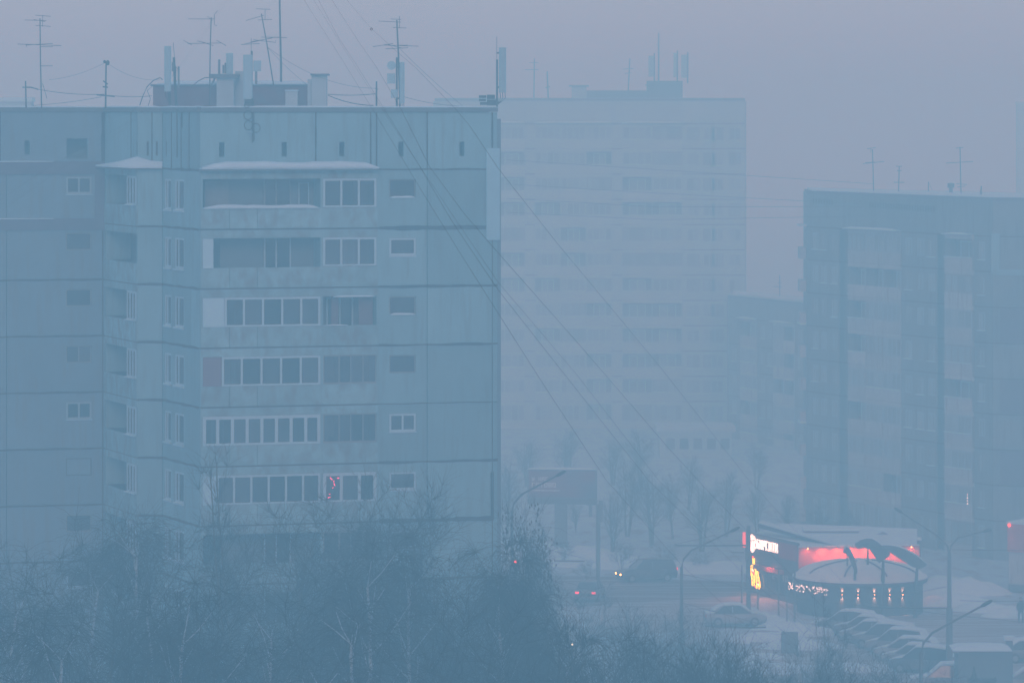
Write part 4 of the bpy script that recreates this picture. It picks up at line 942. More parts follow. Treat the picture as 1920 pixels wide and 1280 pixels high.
pole('thin post just right of the neon pizza sign', 1421, 300, 1102, .06)
pole('thin terrace post under the cafe sign, third from the neon pizza sign', 1460, 295.5, 1065, .06)
pole('thin terrace post left of the fairy lights', 1475.5, 290, 1105, .045)
pole('thin terrace post in front of the fairy lights', 1490, 290, 1068, .075)
MB_ = MB(); MB_.tube([P(1452, 1065, 295.4), P(1470, 1066, 295.4)], .06); tag(MB_.build('post_crossbar', M['metal']), 'short dark crossbar on the terrace post under the cafe sign', 'bar')
def bar(label, pts, r, d): return tag(MB().tube([P(x, y, dd) for x, y, dd in pts], r, 6).build('trolley_bracket', M['metal']), label, 'bracket', 'trolley wire brackets')
bar('trolley wire bracket reaching left from the thick pole before the cafe sign', [(1400, 1022, 291.8), (1330, 1022.5, 291.8), (1265, 1022, 291.8)], .06, 0)
bar('trolley wire bracket reaching left from the double armed street lamp', [(1778, 1139.5, 264.7), (1700, 1139, 264.7), (1626, 1138, 264.7)], .055, 0)
bar('trolley wire bracket low in front of the snow covered sedan', [(1436, 1175, 262), (1400, 1176, 262), (1322, 1173, 262)], .06, 0)
bar('trolley wire bracket below the billboard behind the ash tree', [(1040, 1051, 300), (1096, 1051.5, 300)], .06, 0)
bar('short crossarm left of the thick pole before the cafe', [(1372, 1035, 303), (1395, 1035.5, 303)], .05, 0)
WG = 'long wires crossing the view'
def lw(label, pts, r=.012, mid=6, g=WG):
    q = [P(*p) for p in pts]; out = []
    for a, b in zip(q[:-1], q[1:]): out += [a.lerp(b, i / mid) for i in range(mid)]
    out.append(q[-1])
    if g == WG: r = [.88 * r * min(1, max(.26, (960 + v.x / v.y * F - 560) / 400)) for v in out]
    return wire(label, out, r, group=g, name='overhead_wire')
lw('uppermost long diagonal wire, crossing the parapet right of the dish mast', [(630, -24, 70), (650, 0, 72), (696, 54, 76), (745, 98, 80), (780, 128, 83), (850, 200, 89), (880, 235, 92), (935, 317, 99), (1048, 460, 116), (1240, 690, 140), (1402, 897, 165), (1460, 960, 174), (1580, 1091, 195), (1700, 1222, 220)], .006)
_r = MB(); _c = P(696.5, 55, 76); _r.tube([(_c.x + .02 * math.cos(t), _c.y, _c.z + .02 * math.sin(t)) for t in np.linspace(0, 6.28, 11)], .005, 5); tag(_r.build('insulator_ring', M['cable']), 'small insulator ring on the uppermost long wire high in the sky', 'insulator')
lw('thickest long diagonal wire ending below the parked cars', [(610, -18, 66), (622, 0, 67), (670, 75, 72), (705, 125, 75), (752, 205, 80), (805, 312, 87), (870, 400, 92), (934, 474, 98), (1090, 650, 114), (1254, 840, 134), (1340, 934, 146), (1443, 1036, 162), (1627, 1222, 195)], .0065)
lw('long diagonal wire passing just left of the cafe sign', [(585, -22, 64), (597, 0, 65), (637, 75, 69), (665, 117, 72), (725, 212, 78), (787, 312, 84), (847, 414, 90), (933, 542, 98), (1070, 716, 112), (1216, 900, 134), (1400, 1080, 162), (1518, 1180, 182), (1600, 1250, 200)], .0062)
lw('thin long diagonal wire just above the one passing left of the cafe sign', [(572, -22, 63), (588, 0, 65), (650, 100, 71), (725, 218, 79), (790, 316, 86), (860, 420, 92), (934, 529, 98), (1080, 700, 114), (1235, 900, 136), (1400, 1062, 162), (1540, 1196, 186)], .0045)
lw('lowest long diagonal wire crossing the street lamp left of the cafe', [(556, -22, 60), (575, 8, 63), (640, 110, 70), (720, 240, 78), (792, 360, 86), (860, 470, 92), (934, 587, 98), (1020, 722, 108), (1137, 900, 126), (1277, 1057, 148), (1385, 1160, 168), (1464, 1230, 184)], .006)
lw('dark wire rising to the right across the upper left facade', [(-20, 388, 120), (100, 308, 128), (275, 212, 140), (340, 120, 146), (412, 18, 152)], .007)
lw('second thin wire rising to the right across the upper left facade', [(-20, 412, 120), (110, 320, 128), (240, 238, 138), (360, 100, 150), (440, -20, 158)], .006)
TW = 'trolley and street wires near the cafe'
for lb, pts in (('street wire from the curved arm lamp to the thick pole and past the pizza sign', [(1281, 1076, 250), (1400, 1102, 280), (1520, 1125, 285), (1640, 1137, 280)]),
        ('street wire from the curved arm lamp down to the low bracket', [(1281, 1130, 250), (1340, 1146, 256), (1436, 1172, 262)]),
        ('wire sloping right from behind the dome across the parking lot', [(1575, 1120, 280), (1700, 1142, 272), (1780, 1152, 266), (1920, 1166, 250), (1990, 1172, 240)]),
        ('level wire right of the double armed lamp near its top', [(1786, 1030, 264), (1850, 1031, 262), (1990, 1032, 255)]),
        ('wire rising to the left of the double armed lamp across the snow bank', [(1680, 1120, 280), (1730, 1108, 275), (1780, 1098, 266)]),
        ('level wire far right above the parking lot', [(1800, 1125, 262), (1860, 1127, 258), (1990, 1125, 250)]),
        ('wire below the billboard running right from the ash tree', [(1030, 1030, 300), (1096, 1046, 300)]),
        ('wire from the long bracket up to the lamp arm left of the cafe', [(1262, 1021, 291), (1300, 1012, 291), (1340, 1003, 291)])):
    lw(lb, pts, .014, g=TW)
for j, (y0, y1, y2) in enumerate(((300, 318, 345), (345, 362, 384), (372, 388, 388), (398, 412, 405))):
    lw('faint high wire number ' + ['one', 'two', 'three', 'four'][j] + ' from the top, strung across the fog gap between blocks', [(950, y0, 330), (1230, y1, 335), (1640, y2, 345)], .013, g='faint wires in the fog gap')

# ------------------------------------------------------------------ cars
def carbody(L_, prof_low, prof_top, hw, ins):
    pass
def make_car(label, px, d, yaw, col, kind='sedan', snow=True, lights=None, L_=4.3, cat='car', group=None):
    """x forward, built from stations; half width hw"""
    o = thing('parked_car' if lights is None else 'moving_car', label, cat, (P(px, 0, d).x, d, .05), group, 0)
    pm = mat('car_paint', col, .45, .12, 2, spec=.4, dirt=((.22, .22, .23), 1.2, .45, .7, (1, 1, 1.5)))
    hw = .86; Hh = {'sedan': 1.42, 'suv': 1.68, 'hatch': 1.48}[kind]; bl = .62 * Hh if kind != 'suv' else .60 * Hh
    ca, sa = math.cos(yaw), math.sin(yaw); ox, oy = o.location.x, o.location.y
    def T(x, y, z): return (ox + x * ca - y * sa, oy + x * sa + y * ca, .05 + z)
    h = L_ / 2
    if kind == 'sedan': st = [(-h, .5, .72), (-h + .08, .26, .86), (-h + .9, .22, .93), (-.9, .2, .92), (.6, .2, .93), (.95, .2, .92), (h - .5, .22, .80), (h - .08, .26, .7), (h, .4, .6)]
    else: st = [(-h, .45, .8), (-h + .06, .26, bl), (-h + .9, .22, bl + .02), (-.9, .2, bl), (.6, .2, bl), (1.0, .2, bl - .02), (h - .45, .22, bl - .14), (h - .06, .28, bl - .25), (h, .4, bl - .4)]
    mb = MB(); n = 8
    for i, (x, zb, zt) in enumerate(st):
        e = .86 if i in (0, len(st) - 1) else (.95 if i in (1, len(st) - 2) else 1)
        w = hw * e
        for y, z in ((-w * .9, zb), (-w, zb + .2), (-w, zt - .22), (-w * .9, zt), (w * .9, zt), (w, zt - .22), (w, zb + .2), (w * .9, zb)): mb.v.append(T(x, y, z))
    for i in range(len(st) - 1):
        for j in range(n): mb.f.append((i * n + j, i * n + (j + 1) % n, (i + 1) * n + (j + 1) % n, (i + 1) * n + j))
    mb.f += [tuple(range(n))[::-1], tuple((len(st) - 1) * n + j for j in range(n))]
    body = mb.build('body', pm, o, True)
    # cabin: glass house and roof
    if kind == 'sedan': cb = [(-1.55, .93, 1.0), (-.95, Hh - .06, .8), (-.2, Hh, .76), (.35, Hh - .03, .78), (1.05, .92, 1.0)]
    elif kind == 'hatch': cb = [(-h + .2, bl, 1.0), (-h + .5, Hh - .08, .84), (-.5, Hh, .8), (.4, Hh - .05, .82), (1.15, bl - .02, 1.0)]
    else: cb = [(-h + .12, bl, 1.0), (-h + .4, Hh - .07, .86), (-.6, Hh, .84), (.35, Hh - .04, .84), (1.15, bl - .02, 1.0)]
    mb = MB()
    for x, z, e in cb:
        for y, zz in ((-hw * .95, cb[0][1] - .05), (-hw * .9 * e, z), (hw * .9 * e, z), (hw * .95, cb[0][1] - .05)): mb.v.append(T(x, y, zz))
    for i in range(len(cb) - 1):
        for j in range(4): mb.f.append((4 * i + j, 4 * i + (j + 1) % 4, 4 * i + 4 + (j + 1) % 4, 4 * i + 4 + j))
    mb.build('windows', M['carglass'], o)
    mb = MB()
    for x, z, e in cb[1:-1]:
        for y, zz in ((-hw * .9 * e - .01, z - .09), (-hw * .86 * e, z + .02), (hw * .86 * e, z + .02), (hw * .9 * e + .01, z - .09)): mb.v.append(T(x, y, zz))
    for i in range(2):
        for j in range(4): mb.f.append((4 * i + j, 4 * i + (j + 1) % 4, 4 * i + 4 + (j + 1) % 4, 4 * i + 4 + j))
    mb.f += [(0, 3, 2, 1), (8, 9, 10, 11)]
    mb.build('roof', pm, o)
    for sy in (-1, 1):
        for (i0, i1) in ((0, 1), (3, 4)):
            a, b = cb[i0], cb[i1]
            mb = MB().tube([T(a[0], sy * hw * .9 * a[2], a[1]), T(b[0], sy * hw * .9 * b[2], b[1])], .05, 5); mb.build('pillar', pm, o)
        mb = MB().tube([T(-.25, sy * hw * .945, cb[0][1]), T(-.25, sy * hw * .72, Hh - .06)], .045, 5).build('pillar', pm, o)
        for wx in (-h + .85, h - .85):
            c = T(wx, sy * (hw - .08), .31); w = MB()
            pa, pb = T(wx, sy * (hw - .2), .31), T(wx, sy * (hw + .02), .31)
            w.tube([pa, pb], .32, 16); wo = w.build('wheel', M['rubber'], o)
            w = MB().tube([T(wx, sy * (hw - .05), .31), T(wx, sy * (hw + .028), .31)], .19, 10).build('rim', M['rim'], wo)
        hl = MB().quadbox([T(x, y, z) for x in (h - .14, h + .005) for y in (sy * hw * .5, sy * hw * .84) for z in (.56 if kind == 'sedan' else bl - .48, .68 if kind == 'sedan' else bl - .34)])
        hl.build('headlight', HEADY if lights == 'head' else M['rim'], o)
        tl = MB().quadbox([T(x, y, z) for x in (-h - .01, -h + .14) for y in (sy * hw * .55, sy * hw * .87) for z in (.66 if kind == 'sedan' else .85, .8 if kind == 'sedan' else 1.02)])
        tl.build('taillight', TAILR if lights else M['redpan'], o)
    if snow:
        mb = MB(); r = random.Random(int(px)); hs_ = .13
        ring = [( x, z + .02, e) for x, z, e in cb[1:-1]]
        xs_ = [cb[0][0] - .0] + [c[0] for c in cb[1:-1]] + [cb[-1][0] - .1]; zs_ = [cb[0][1] + .1] + [c[1] for c in cb[1:-1]] + [cb[-1][1] + .04]; es = [c[2] for c in cb]
        k = len(xs_)
        for x, z, e in zip(xs_, zs_, es):
            for y, dz in ((-.88, .0), (-.8, hs_ * .8), (-.4, hs_ * r.uniform(1, 1.3)), (.4, hs_ * r.uniform(1, 1.3)), (.8, hs_ * .8), (.88, .0)): mb.v.append(T(x, y * hw * e * .98, z + .025 + dz))
        for i in range(k - 1):
            for j in range(5): mb.f.append((6 * i + j, 6 * i + j + 1, 6 * i + 7 + j, 6 * i + 6 + j))
            mb.f.append((6 * i, 6 * i + 6, 6 * i + 11, 6 * i + 5))
        mb.build('roof_snow', M['snow'], o, True)
        mb = MB()   # bonnet and boot snow
        zz = [s[2] for s in st]
        for (i0, i1) in ((5, 7), (1, 2)):
            if kind != 'sedan' and i0 == 1: continue
            for i in range(i0, i1):
                mb = MB()
                a, b = st[i], st[i + 1]; mb.quadbox([T(x, y, z) for x, zt in ((a[0], a[2]), (b[0], b[2])) for y in (-hw * .8, hw * .8) for z in (zt + .008, zt + .09)]); mb.build('bonnet_snow' if i0 == 5 else 'boot_snow', M['snow'], o, True)
    return o
rad = math.radians
make_car('pale old sedan under fresh snow parked left of the cafe behind the low bracket', 1378, 291, rad(4), (.32, .36, .40), 'sedan', L_=4.25)
make_car('dark sport utility vehicle driving left on the street with its headlights on', 1212, 318, rad(196), (.03, .035, .045), 'suv', snow=False, lights='head', L_=4.5)
make_car('car with two red tail lights half hidden behind the shrubs left of the street', 1106, 306, rad(80), (.10, .11, .13), 'sedan', snow=False, lights='tail', L_=4.3)
PG = 'snow covered cars parked in front of the dome'
pk = [(1592, 287, 'hatch', (.08, .09, .1), 'first and farthest snow covered car of the parked row, nearest the sconces'),
      (1625, 284.5, 'sedan', (.12, .13, .15), 'second snow covered car of the parked row, counted from the dome'),
      (1634, 281.5, 'hatch', (.2, .22, .24), 'third snow covered car of the parked row, counted from the dome'),
      (1660, 278.5, 'suv', (.1, .11, .13), 'fourth car of the parked row, tall with a domed snow cap'),
      (1684, 275.5, 'suv', (.16, .18, .2), 'fifth car of the parked row, counted from the dome'),
      (1703, 272.5, 'hatch', (.3, .33, .36), 'sixth car of the parked row, counted from the dome'),
      (1716, 269.5, 'sedan', (.22, .24, .26), 'seventh car of the parked row, close behind the nearest one'),
      (1733, 266.5, 'suv', (.05, .055, .065), 'dark car with bare windows nearest the camera in the parked row')]
for i, (px, d, kd, c, lb) in enumerate(pk): make_car(lb, px, d, rad(152 + (i % 3) * 2), c, kd, L_=4.2 + .15 * (i % 2), group=PG)
make_car('large car with roof rails and partly cleared snow left of the kiosk', 1775, 258, rad(175), (.2, .2, .22), 'suv', L_=4.6)
make_car('snowy car cut by the right edge of the picture above the kiosk', 1934, 272, rad(8), (.1, .11, .12), 'sedan')
make_car('snowy car low at the right edge beside the kiosk', 1935, 258, rad(172), (.35, .37, .4), 'hatch')
make_car('low snowed in car at the bottom right corner', 1925, 245, rad(5), (.2, .22, .25), 'sedan')
# kiosk, cabinet, pillar
KS = thing('kiosk', 'small grey metal kiosk with a thick overhanging snow roof at the lower right', 'kiosk', P(1840, 1290, 252))
a, b = P(1797, 1200, 252), P(1888, 1222, 252)
MB().box(a.x, b.x, 252, 254.4, -.1, b.z - .02).build('wall', M['kiosk'], KS); MB().box(a.x - .35, b.x + .25, 251.7, 254.8, b.z - .018, b.z + .1).build('roof', M['galv'], KS)
rs = MB(); 
for i, (y, z) in enumerate(((251.65, .1), (251.7, .2), (252.6, .36), (253.9, .36), (254.85, .1))):
    for j, (x, s) in enumerate(((a.x - .38, .3), (a.x + .1, .9), ((a.x + b.x) / 2, 1), (b.x - .1, .85), (b.x + .28, .3))): rs.v.append((x, y, b.z + .1 + (z - .1) * s))
for i in range(4):
    for j in range(4): rs.f.append((5 * i + j, 5 * i + j + 1, 5 * i + j + 6, 5 * i + j + 5))
rs.build('roof_snow', M['snow'], KS, True)
glazing(Face((a.x, 252), (b.x, 252)), .5, 2.2, .9, 1.7, .03, [.5], KS, fm=M['metal'])
kp = thing('gate_pillar', 'square pillar with a cap of snow behind the kiosk', 'pillar', P(1894, 1260, 256)); a, b = P(1887, 1200, 256), P(1899, 1194, 256)
MB().box(a.x, b.x, 256, 256.5, -.1, a.z).build('shaft', M['kiosk'], kp); MB().box(a.x - .12, b.x + .12, 255.9, 256.6, a.z + .002, b.z + .05).build('snow_cap', M['snow'], kp)
cb_ = thing('utility_cabinet', 'plain dark utility cabinet in the snow below the terrace posts', 'cabinet', P(1481, 1216, 276)); a, b = P(1465.5, 1216, 276), P(1496.5, 1184, 276)
MB().box(a.x, b.x, 276, 276.6, -.1, b.z).build('housing', M['kiosk'], cb_); MB().box(a.x + .05, a.x + .53, 275.96, 275.999, .12, b.z - .08).build('door', M['galv'], cb_); MB().box(a.x + .56, b.x - .05, 275.96, 275.999, .12, b.z - .08).build('door', M['galv'], cb_)
MB().box(a.x - .03, b.x + .03, 275.95, 276.65, b.z + .002, b.z + .05).build('snow_cap', M['snow'], cb_)
# signal lights half hidden in the trees
tl = thing('traffic_light', 'traffic light showing red among the trees beside the near block corner', 'traffic light', P(966, 1090, 236)); p = P(966, 1053, 235.8)
MB().tube([(p.x, 236.2, -.1), (p.x, 236.2, p.z + .3)], .07, 7).build('pole', M['metal'], tl); MB().box(p.x - .16, p.x + .16, 235.85, 236.1, p.z - .75, p.z + .2).build('housing', M['metal'], tl)
MB().ball((p.x, 235.84, p.z), .08, 10, 5).build('lamp', LAMPR, tl)
pl_ = thing('pedestrian_lamp', 'tiny warm point of light in the willow shadow at the bottom', 'lamp', P(1073, 1240, 175)); p = P(1073, 1207, 140)
MB().tube([(p.x, 140, -.1), (p.x, 140, p.z - .05)], .05, 6).build('pole', M['metal'], pl_); MB().ball((p.x, 139.95, p.z), .022, 8, 5).build('bulb', NEONW, pl_)
# pedestrian at the right edge: one skinned body
def person(label, px, d):
    x, y = P(px, 0, d).x, d; o = thing('person', label, 'person', (x, y, .05))
    J = [(0, 0, .92, .15), (0, 0, 1.15, .16), (0, 0, 1.38, .17), (0, 0, 1.5, .07), (0, -.02, 1.62, .10), (0, -.01, 1.74, .09),
         (.1, 0, .85, .11), (.13, -.08, .48, .075), (.13, .0, .1, .055), (.13, -.14, .05, .05), (-.1, 0, .85, .11), (-.12, .1, .48, .075), (-.12, .16, .1, .055), (-.12, .03, .05, .05),
         (.2, 0, 1.4, .08), (.26, .03, 1.12, .065), (.25, -.08, .88, .05), (-.2, 0, 1.4, .08), (-.26, .0, 1.12, .065), (-.25, -.1, .88, .05)]
    E = [(0, 1), (1, 2), (2, 3), (3, 4), (4, 5), (0, 6), (6, 7), (7, 8), (8, 9), (0, 10), (10, 11), (11, 12), (12, 13), (2, 14), (14, 15), (15, 16), (2, 17), (17, 18), (18, 19)]
    me = bpy.data.meshes.new('body'); me.from_pydata([j[:3] for j in J], E, []); b = bpy.data.objects.new('body', me); C.objects.link(b); b.parent = o
    b.modifiers.new('skin', 'SKIN'); sv = me.skin_vertices[0].data
    for i, j in enumerate(J): sv[i].radius = (j[3], j[3]); sv[i].use_root = (i == 0)
    s = b.modifiers.new('sub', 'SUBSURF'); s.levels = 1; s.render_levels = 1; me.materials.append(M['coat'])
    MB().ball((x, y - .07, 1.72), .085, 10, 6, 1.15).build('face', M['skin'], o, True); MB().ball((x, y, 1.79), .115, 10, 6, .9).build('hat', M['coat'], o, True)
person('person in dark winter coat walking at the right edge beside the snow bank', 1914, 292)
# ------------------------------------------------------------------ bare trees, shrubs
def nbuild(name, m, segs, n):
    """segs: arrays P0,P1,r0,r1 -> joined n-sided tapered prisms"""
    if not segs: segs = [((0, 0, 0), (0, 0, .1), .01, .01)]
    p0 = np.array([s[0] for s in segs]); p1 = np.array([s[1] for s in segs]); r0 = np.array([s[2] for s in segs]); r1 = np.array([s[3] for s in segs])
    d = p1 - p0; d /= np.maximum(1e-6, np.linalg.norm(d, axis=1))[:, None]
    up = np.where(np.abs(d[:, 2:3]) > .9, np.array([[1., 0, 0]]), np.array([[0, 0, 1.]]))
    a = np.cross(d, up); a /= np.linalg.norm(a, axis=1)[:, None]; b = np.cross(d, a)
    V = []
    for p, r in ((p0, r0), (p1, r1)):
        for j in range(n):
            an = 2 * math.pi * j / n; V.append(p + (a * math.cos(an) + b * math.sin(an)) * r[:, None])
    V = np.stack(V, 1).reshape(-1, 3); N = len(segs); base = np.arange(N)[:, None] * (2 * n)
    Fc = np.concatenate([base + np.array([[j, (j + 1) % n, n + (j + 1) % n, n + j]]) for j in range(n)], 0)
    me = bpy.data.meshes.new(name); me.vertices.add(len(V)); me.vertices.foreach_set('co', V.astype(np.float32).ravel())
    me.loops.add(len(Fc) * 4); me.loops.foreach_set('vertex_index', Fc.astype(np.int32).ravel())
    me.polygons.add(len(Fc)); me.polygons.foreach_set('loop_start', np.arange(0, len(Fc) * 4, 4, dtype=np.int32)); me.polygons.foreach_set('loop_total', np.full(len(Fc), 4, dtype=np.int32))
    me.materials.append(m); me.update(calc_edges=True); return me
def rv(r): 
    v = Vector((r.gauss(0, 1), r.gauss(0, 1), r.gauss(0, 1))); return v.normalized()
def grow_tree(seed, height, spread, weep, ntwig, stems=1, low=.25, trunk_r=.16, twig_len=1.0, up=.5, tw_r=.0065, fine=3):
    r = random.Random(seed); wood = []; twigs = []; tips = []
    def branch(p, d, L_, rad, lvl):
        n = max(3, int(L_ / .7)); pts = [(p, rad)]; st = L_ / n
        for i in range(n):
            d = (d + rv(r) * (.06 if lvl == 0 else .15) + Vector((0, 0, .12 if lvl == 0 else (up * .10 if lvl < 2 else -.04 * weep)))).normalized()
            q = p + d * st; r1 = rad * (1 - .75 * (i + 1) / n)
            wood.append((tuple(p), tuple(q), pts[-1][1], r1)); pts.append((q, r1)); p = q
            if lvl < 3:
                k = (i + 1) / n
                m_ = (2 if lvl == 0 else 1.6) if k > (low if lvl == 0 else .2) else 0
                for _ in range(int(m_ + r.random())):
                    s = rv(r); s = (s - d * s.dot(d)).normalized(); ang = r.uniform(.5, .95) if lvl == 0 else r.uniform(.4, .9)
                    nd = (d * math.cos(ang) + s * math.sin(ang)).normalized()
                    ln = (spread * (1.1 - .75 * k) if lvl == 0 else L_ * .45 * (1.15 - .6 * k)) * r.uniform(.6, 1.15)
                    if ln > .5: branch(q, nd, ln, max(.009, pts[-1][1] * (.48 if lvl == 0 else .6)), lvl + 1)
            if lvl >= 2 or (lvl == 1 and i > n * .6): tips.append((q, d, lvl))
        tips.append((p, d, 4))
    for s in range(stems):
        a = r.uniform(0, 6.28); t = 0 if stems == 1 else r.uniform(.08, .3)
        branch(Vector((r.uniform(-.2, .2) * (stems > 1), r.uniform(-.2, .2) * (stems > 1), -.2)), Vector((math.cos(a) * t, math.sin(a) * t, 1)).normalized(), height * r.uniform(.85, 1), trunk_r * (1 if stems == 1 else .75), 0)
    for i in range(ntwig):
        q, d, lv = tips[r.randrange(len(tips))]
        dd = (d * .7 + rv(r) * .8 + Vector((0, 0, -.15 * weep + .35 * (1 - weep)))).normalized(); p = q; rad = tw_r * r.uniform(.8, 1.4); L_ = twig_len * r.uniform(.45, 1.5)
        for j in range(fine):
            dd = (dd + rv(r) * .18 + Vector((0, 0, -.55 * weep))).normalized(); e = p + dd * (L_ / fine)
            twigs.append((tuple(p), tuple(e), rad, rad * .72)); rad *= .72; p = e
    return wood, twigs, tips
PROT = {}
def proto(key, wm, tm, **kw):
    w, t, tips = grow_tree(**kw)
    th = .013 if wm is M['birch'] else .022; thick = [s for s in w if s[2] > th]; thin = [s for s in w if s[2] <= th]
    PROT[key] = (nbuild('trunk', wm, thick, 6), nbuild('crown', tm, [(a, b, max(c, .007), max(d_, .006)) for a, b, c, d_ in thin] + t, 3), tips)
proto('birch0', M['birch'], M['twig'], seed=11, height=17.5, spread=5.2, weep=.7, ntwig=5600, low=.3, trunk_r=.16, twig_len=1.0)
proto('birch1', M['birch'], M['twig'], seed=12, height=16.5, spread=6.0, weep=.55, ntwig=6000, stems=2, low=.3, trunk_r=.17, twig_len=.95)
proto('birch2', M['birch'], M['twig'], seed=23, height=18, spread=5.0, weep=.85, ntwig=5800, low=.25, trunk_r=.15, twig_len=1.2)
proto('weeping', M['birch'], M['twig'], seed=31, height=15, spread=4.4, weep=.95, ntwig=10000, low=.3, trunk_r=.16, twig_len=1.5, fine=4, tw_r=.007)
proto('dark0', M['bark'], M['twig2'], seed=41, height=15, spread=6, weep=.1, ntwig=6500, stems=2, low=.22, trunk_r=.16, twig_len=.85, up=.7)
proto('poplar', M['bark'], M['twig2'], seed=52, height=19.5, spread=2.2, weep=0, ntwig=1500, stems=2, low=.3, trunk_r=.12, twig_len=.8, up=1.6, tw_r=.008)
proto('thick0', M['bark'], M['twig2'], seed=61, height=12, spread=3.6, weep=.05, ntwig=6500, stems=6, low=.25, trunk_r=.08, twig_len=.8, up=.7, tw_r=.0065)
proto('thick1', M['bark'], M['twig2'], seed=62, height=12, spread=3.0, weep=0, ntwig=5500, stems=6, low=.3, trunk_r=.08, twig_len=.9, up=1.0, tw_r=.0065)
proto('shrub0', M['bark'], M['twig2'], seed=63, height=6.0, spread=2.6, weep=.05, ntwig=1300, stems=6, low=.2, trunk_r=.045, twig_len=.6, up=.7, tw_r=.007)
proto('shrub1', M['bark'], M['twig2'], seed=64, height=6.0, spread=2.0, weep=0, ntwig=1000, stems=6, low=.2, trunk_r=.045, twig_len=.7, up=1.1, tw_r=.007)
proto('bush', M['bark'], M['twig2'], seed=65, height=2.4, spread=1.6, weep=0, ntwig=500, stems=7, low=.1, trunk_r=.03, twig_len=.5, up=.6, tw_r=.009)
proto('far0', M['bark'], M['twig2'], seed=71, height=8.2, spread=3.6, weep=0, ntwig=900, stems=3, low=.2, trunk_r=.17, twig_len=.9, up=.6, tw_r=.011)
proto('far1', M['bark'], M['twig2'], seed=72, height=7.5, spread=3.9, weep=.1, ntwig=800, stems=3, low=.22, trunk_r=.19, twig_len=.9, up=.45, tw_r=.011)
HTS = {k: max(max(v.co.z for v in a.vertices), max(v.co.z for v in b.vertices)) for k, (a, b, t) in PROT.items()}
def tree(kind, name, label, cat, px, d, top, rz=0, group=None, w=1.0, zbase=0.):
    """top: photo row of the crown top at distance d"""
    tm, cm, tips = PROT[kind]; hh = HTS[kind] * .97
    s = (Z(top, d) - zbase) / hh; o = thing(name, label, cat, (P(px, 0, d).x, d, zbase), group, rz); o.scale = (s * w, s * w, s)
    a = bpy.data.objects.new('trunk', tm); b = bpy.data.objects.new('crown', cm)
    for q in (a, b): C.objects.link(q); q.parent = o
    return o
B1 = 'bare birches in the foreground belt'; D1 = 'dark bare trees in the foreground belt'
tree('birch0', 'birch_tree', 'birch at the far left bottom corner, its crown below the lowest left wing window', 'birch', 18, 150, 1055, .3, B1)
tree('birch1', 'birch_tree', 'broad birch with leaning pale limb, crown over the seam of the left wing', 'birch', 120, 160, 950, 1.2, B1)
tree('birch2', 'birch_tree', 'birch in front of the side loggias of the near block', 'birch', 208, 168, 940, 2.2, B1)
tree('dark0', 'bare_tree', 'dark spreading tree below the narrow windows of the near block', 'tree', 310, 172, 945, .4, D1)
tree('birch1', 'birch_tree', 'birch with white forked limbs under the pale side board of the sixth loggia', 'birch', 405, 158, 985, 3.0, B1)
tree('poplar', 'poplar_tree', 'slim upright poplar reaching highest over the eight pane loggia', 'poplar', 441, 176, 838, 1.0, None)
tree('dark0', 'bare_tree', 'dark tree under the six pane glazing of the near block', 'tree', 540, 174, 925, 2.6, D1)
tree('birch0', 'birch_tree', 'birch with a bright forked trunk below the window with pink lights', 'birch', 655, 155, 985, 4.0, B1)
tree('dark0', 'bare_tree', 'dark tree whose twigs cross the window with pink lights', 'tree', 658, 178, 885, 4.6, D1)
tree('dark0', 'bare_tree', 'rounded dark tree in front of the blank right wall panel', 'tree', 800, 180, 880, 5.6, D1, .95)
tree('birch2', 'birch_tree', 'birch with long pale horizontal limb left of the building corner', 'birch', 815, 156, 1000, 5.2, B1)
tree('weeping', 'weeping_birch', 'weeping birch with curtains of hanging twigs before the right corner', 'birch', 900, 166, 972, .2, 'weeping birches at the block corner')
tree('weeping', 'weeping_birch', 'darkest weeping birch, just below the seeded ash tree', 'birch', 1000, 158, 1040, 2.0, 'weeping birches at the block corner')
tree('dark0', 'bare_tree', 'front row dark tree at the bottom under the darkest weeping birch', 'tree', 1010, 132, 1160, 4.4, D1)
tree('weeping', 'weeping_birch', 'low weeping birch at the bottom, right of the darkest one', 'birch', 1062, 150, 1120, 3.9, 'weeping birches at the block corner')
tree('birch2', 'birch_tree', 'front row birch at the bottom left under the broad leaning birch', 'birch', 95, 128, 1110, 4.1, B1)
tree('birch1', 'birch_tree', 'front row birch at the bottom under the slim poplar', 'birch', 490, 130, 1100, .9, B1)
tree('birch1', 'birch_tree', 'front row birch at the bottom below the rounded dark tree', 'birch', 745, 128, 1120, 3.3, B1)
tree('dark0', 'bare_tree', 'front row dark tree at the bottom under the weeping curtains', 'tree', 905, 136, 1105, 1.5, D1)
tree('birch0', 'birch_tree', 'front row birch at the bottom below the side loggias', 'birch', 255, 134, 1080, 5.0, B1)
tree('birch2', 'birch_tree', 'front row birch at the bottom below the bright forked trunk', 'birch', 610, 138, 1075, 1.9, B1)
tree('dark0', 'bare_tree', 'front row dark tree at the bottom between the two leftmost birches', 'tree', 170, 142, 1050, 3.6, D1)
tree('dark0', 'bare_tree', 'front row dark tree at the bottom centre of the facade', 'tree', 385, 138, 1075, 2.0, D1)
tree('birch0', 'birch_tree', 'birch whose crown reaches the narrow stairway windows of the near block', 'birch', 262, 178, 948, 3.1, B1)
tree('birch1', 'birch_tree', 'birch crown under the glazing between the poplar and the pink lights', 'birch', 590, 180, 945, 5.3, B1)
tree('dark0', 'bare_tree', 'dark crown filling the gap between the pink lights and the rounded tree', 'tree', 722, 176, 950, 1.2, D1)
tree('dark0', 'bare_tree', 'dark crown under the seam of the left wing beside the broad birch', 'tree', 55, 172, 1000, .8, D1)
tree('dark0', 'bare_tree', 'dark tree close before the facade under the slim poplar', 'tree', 470, 182, 960, 5.9, D1)
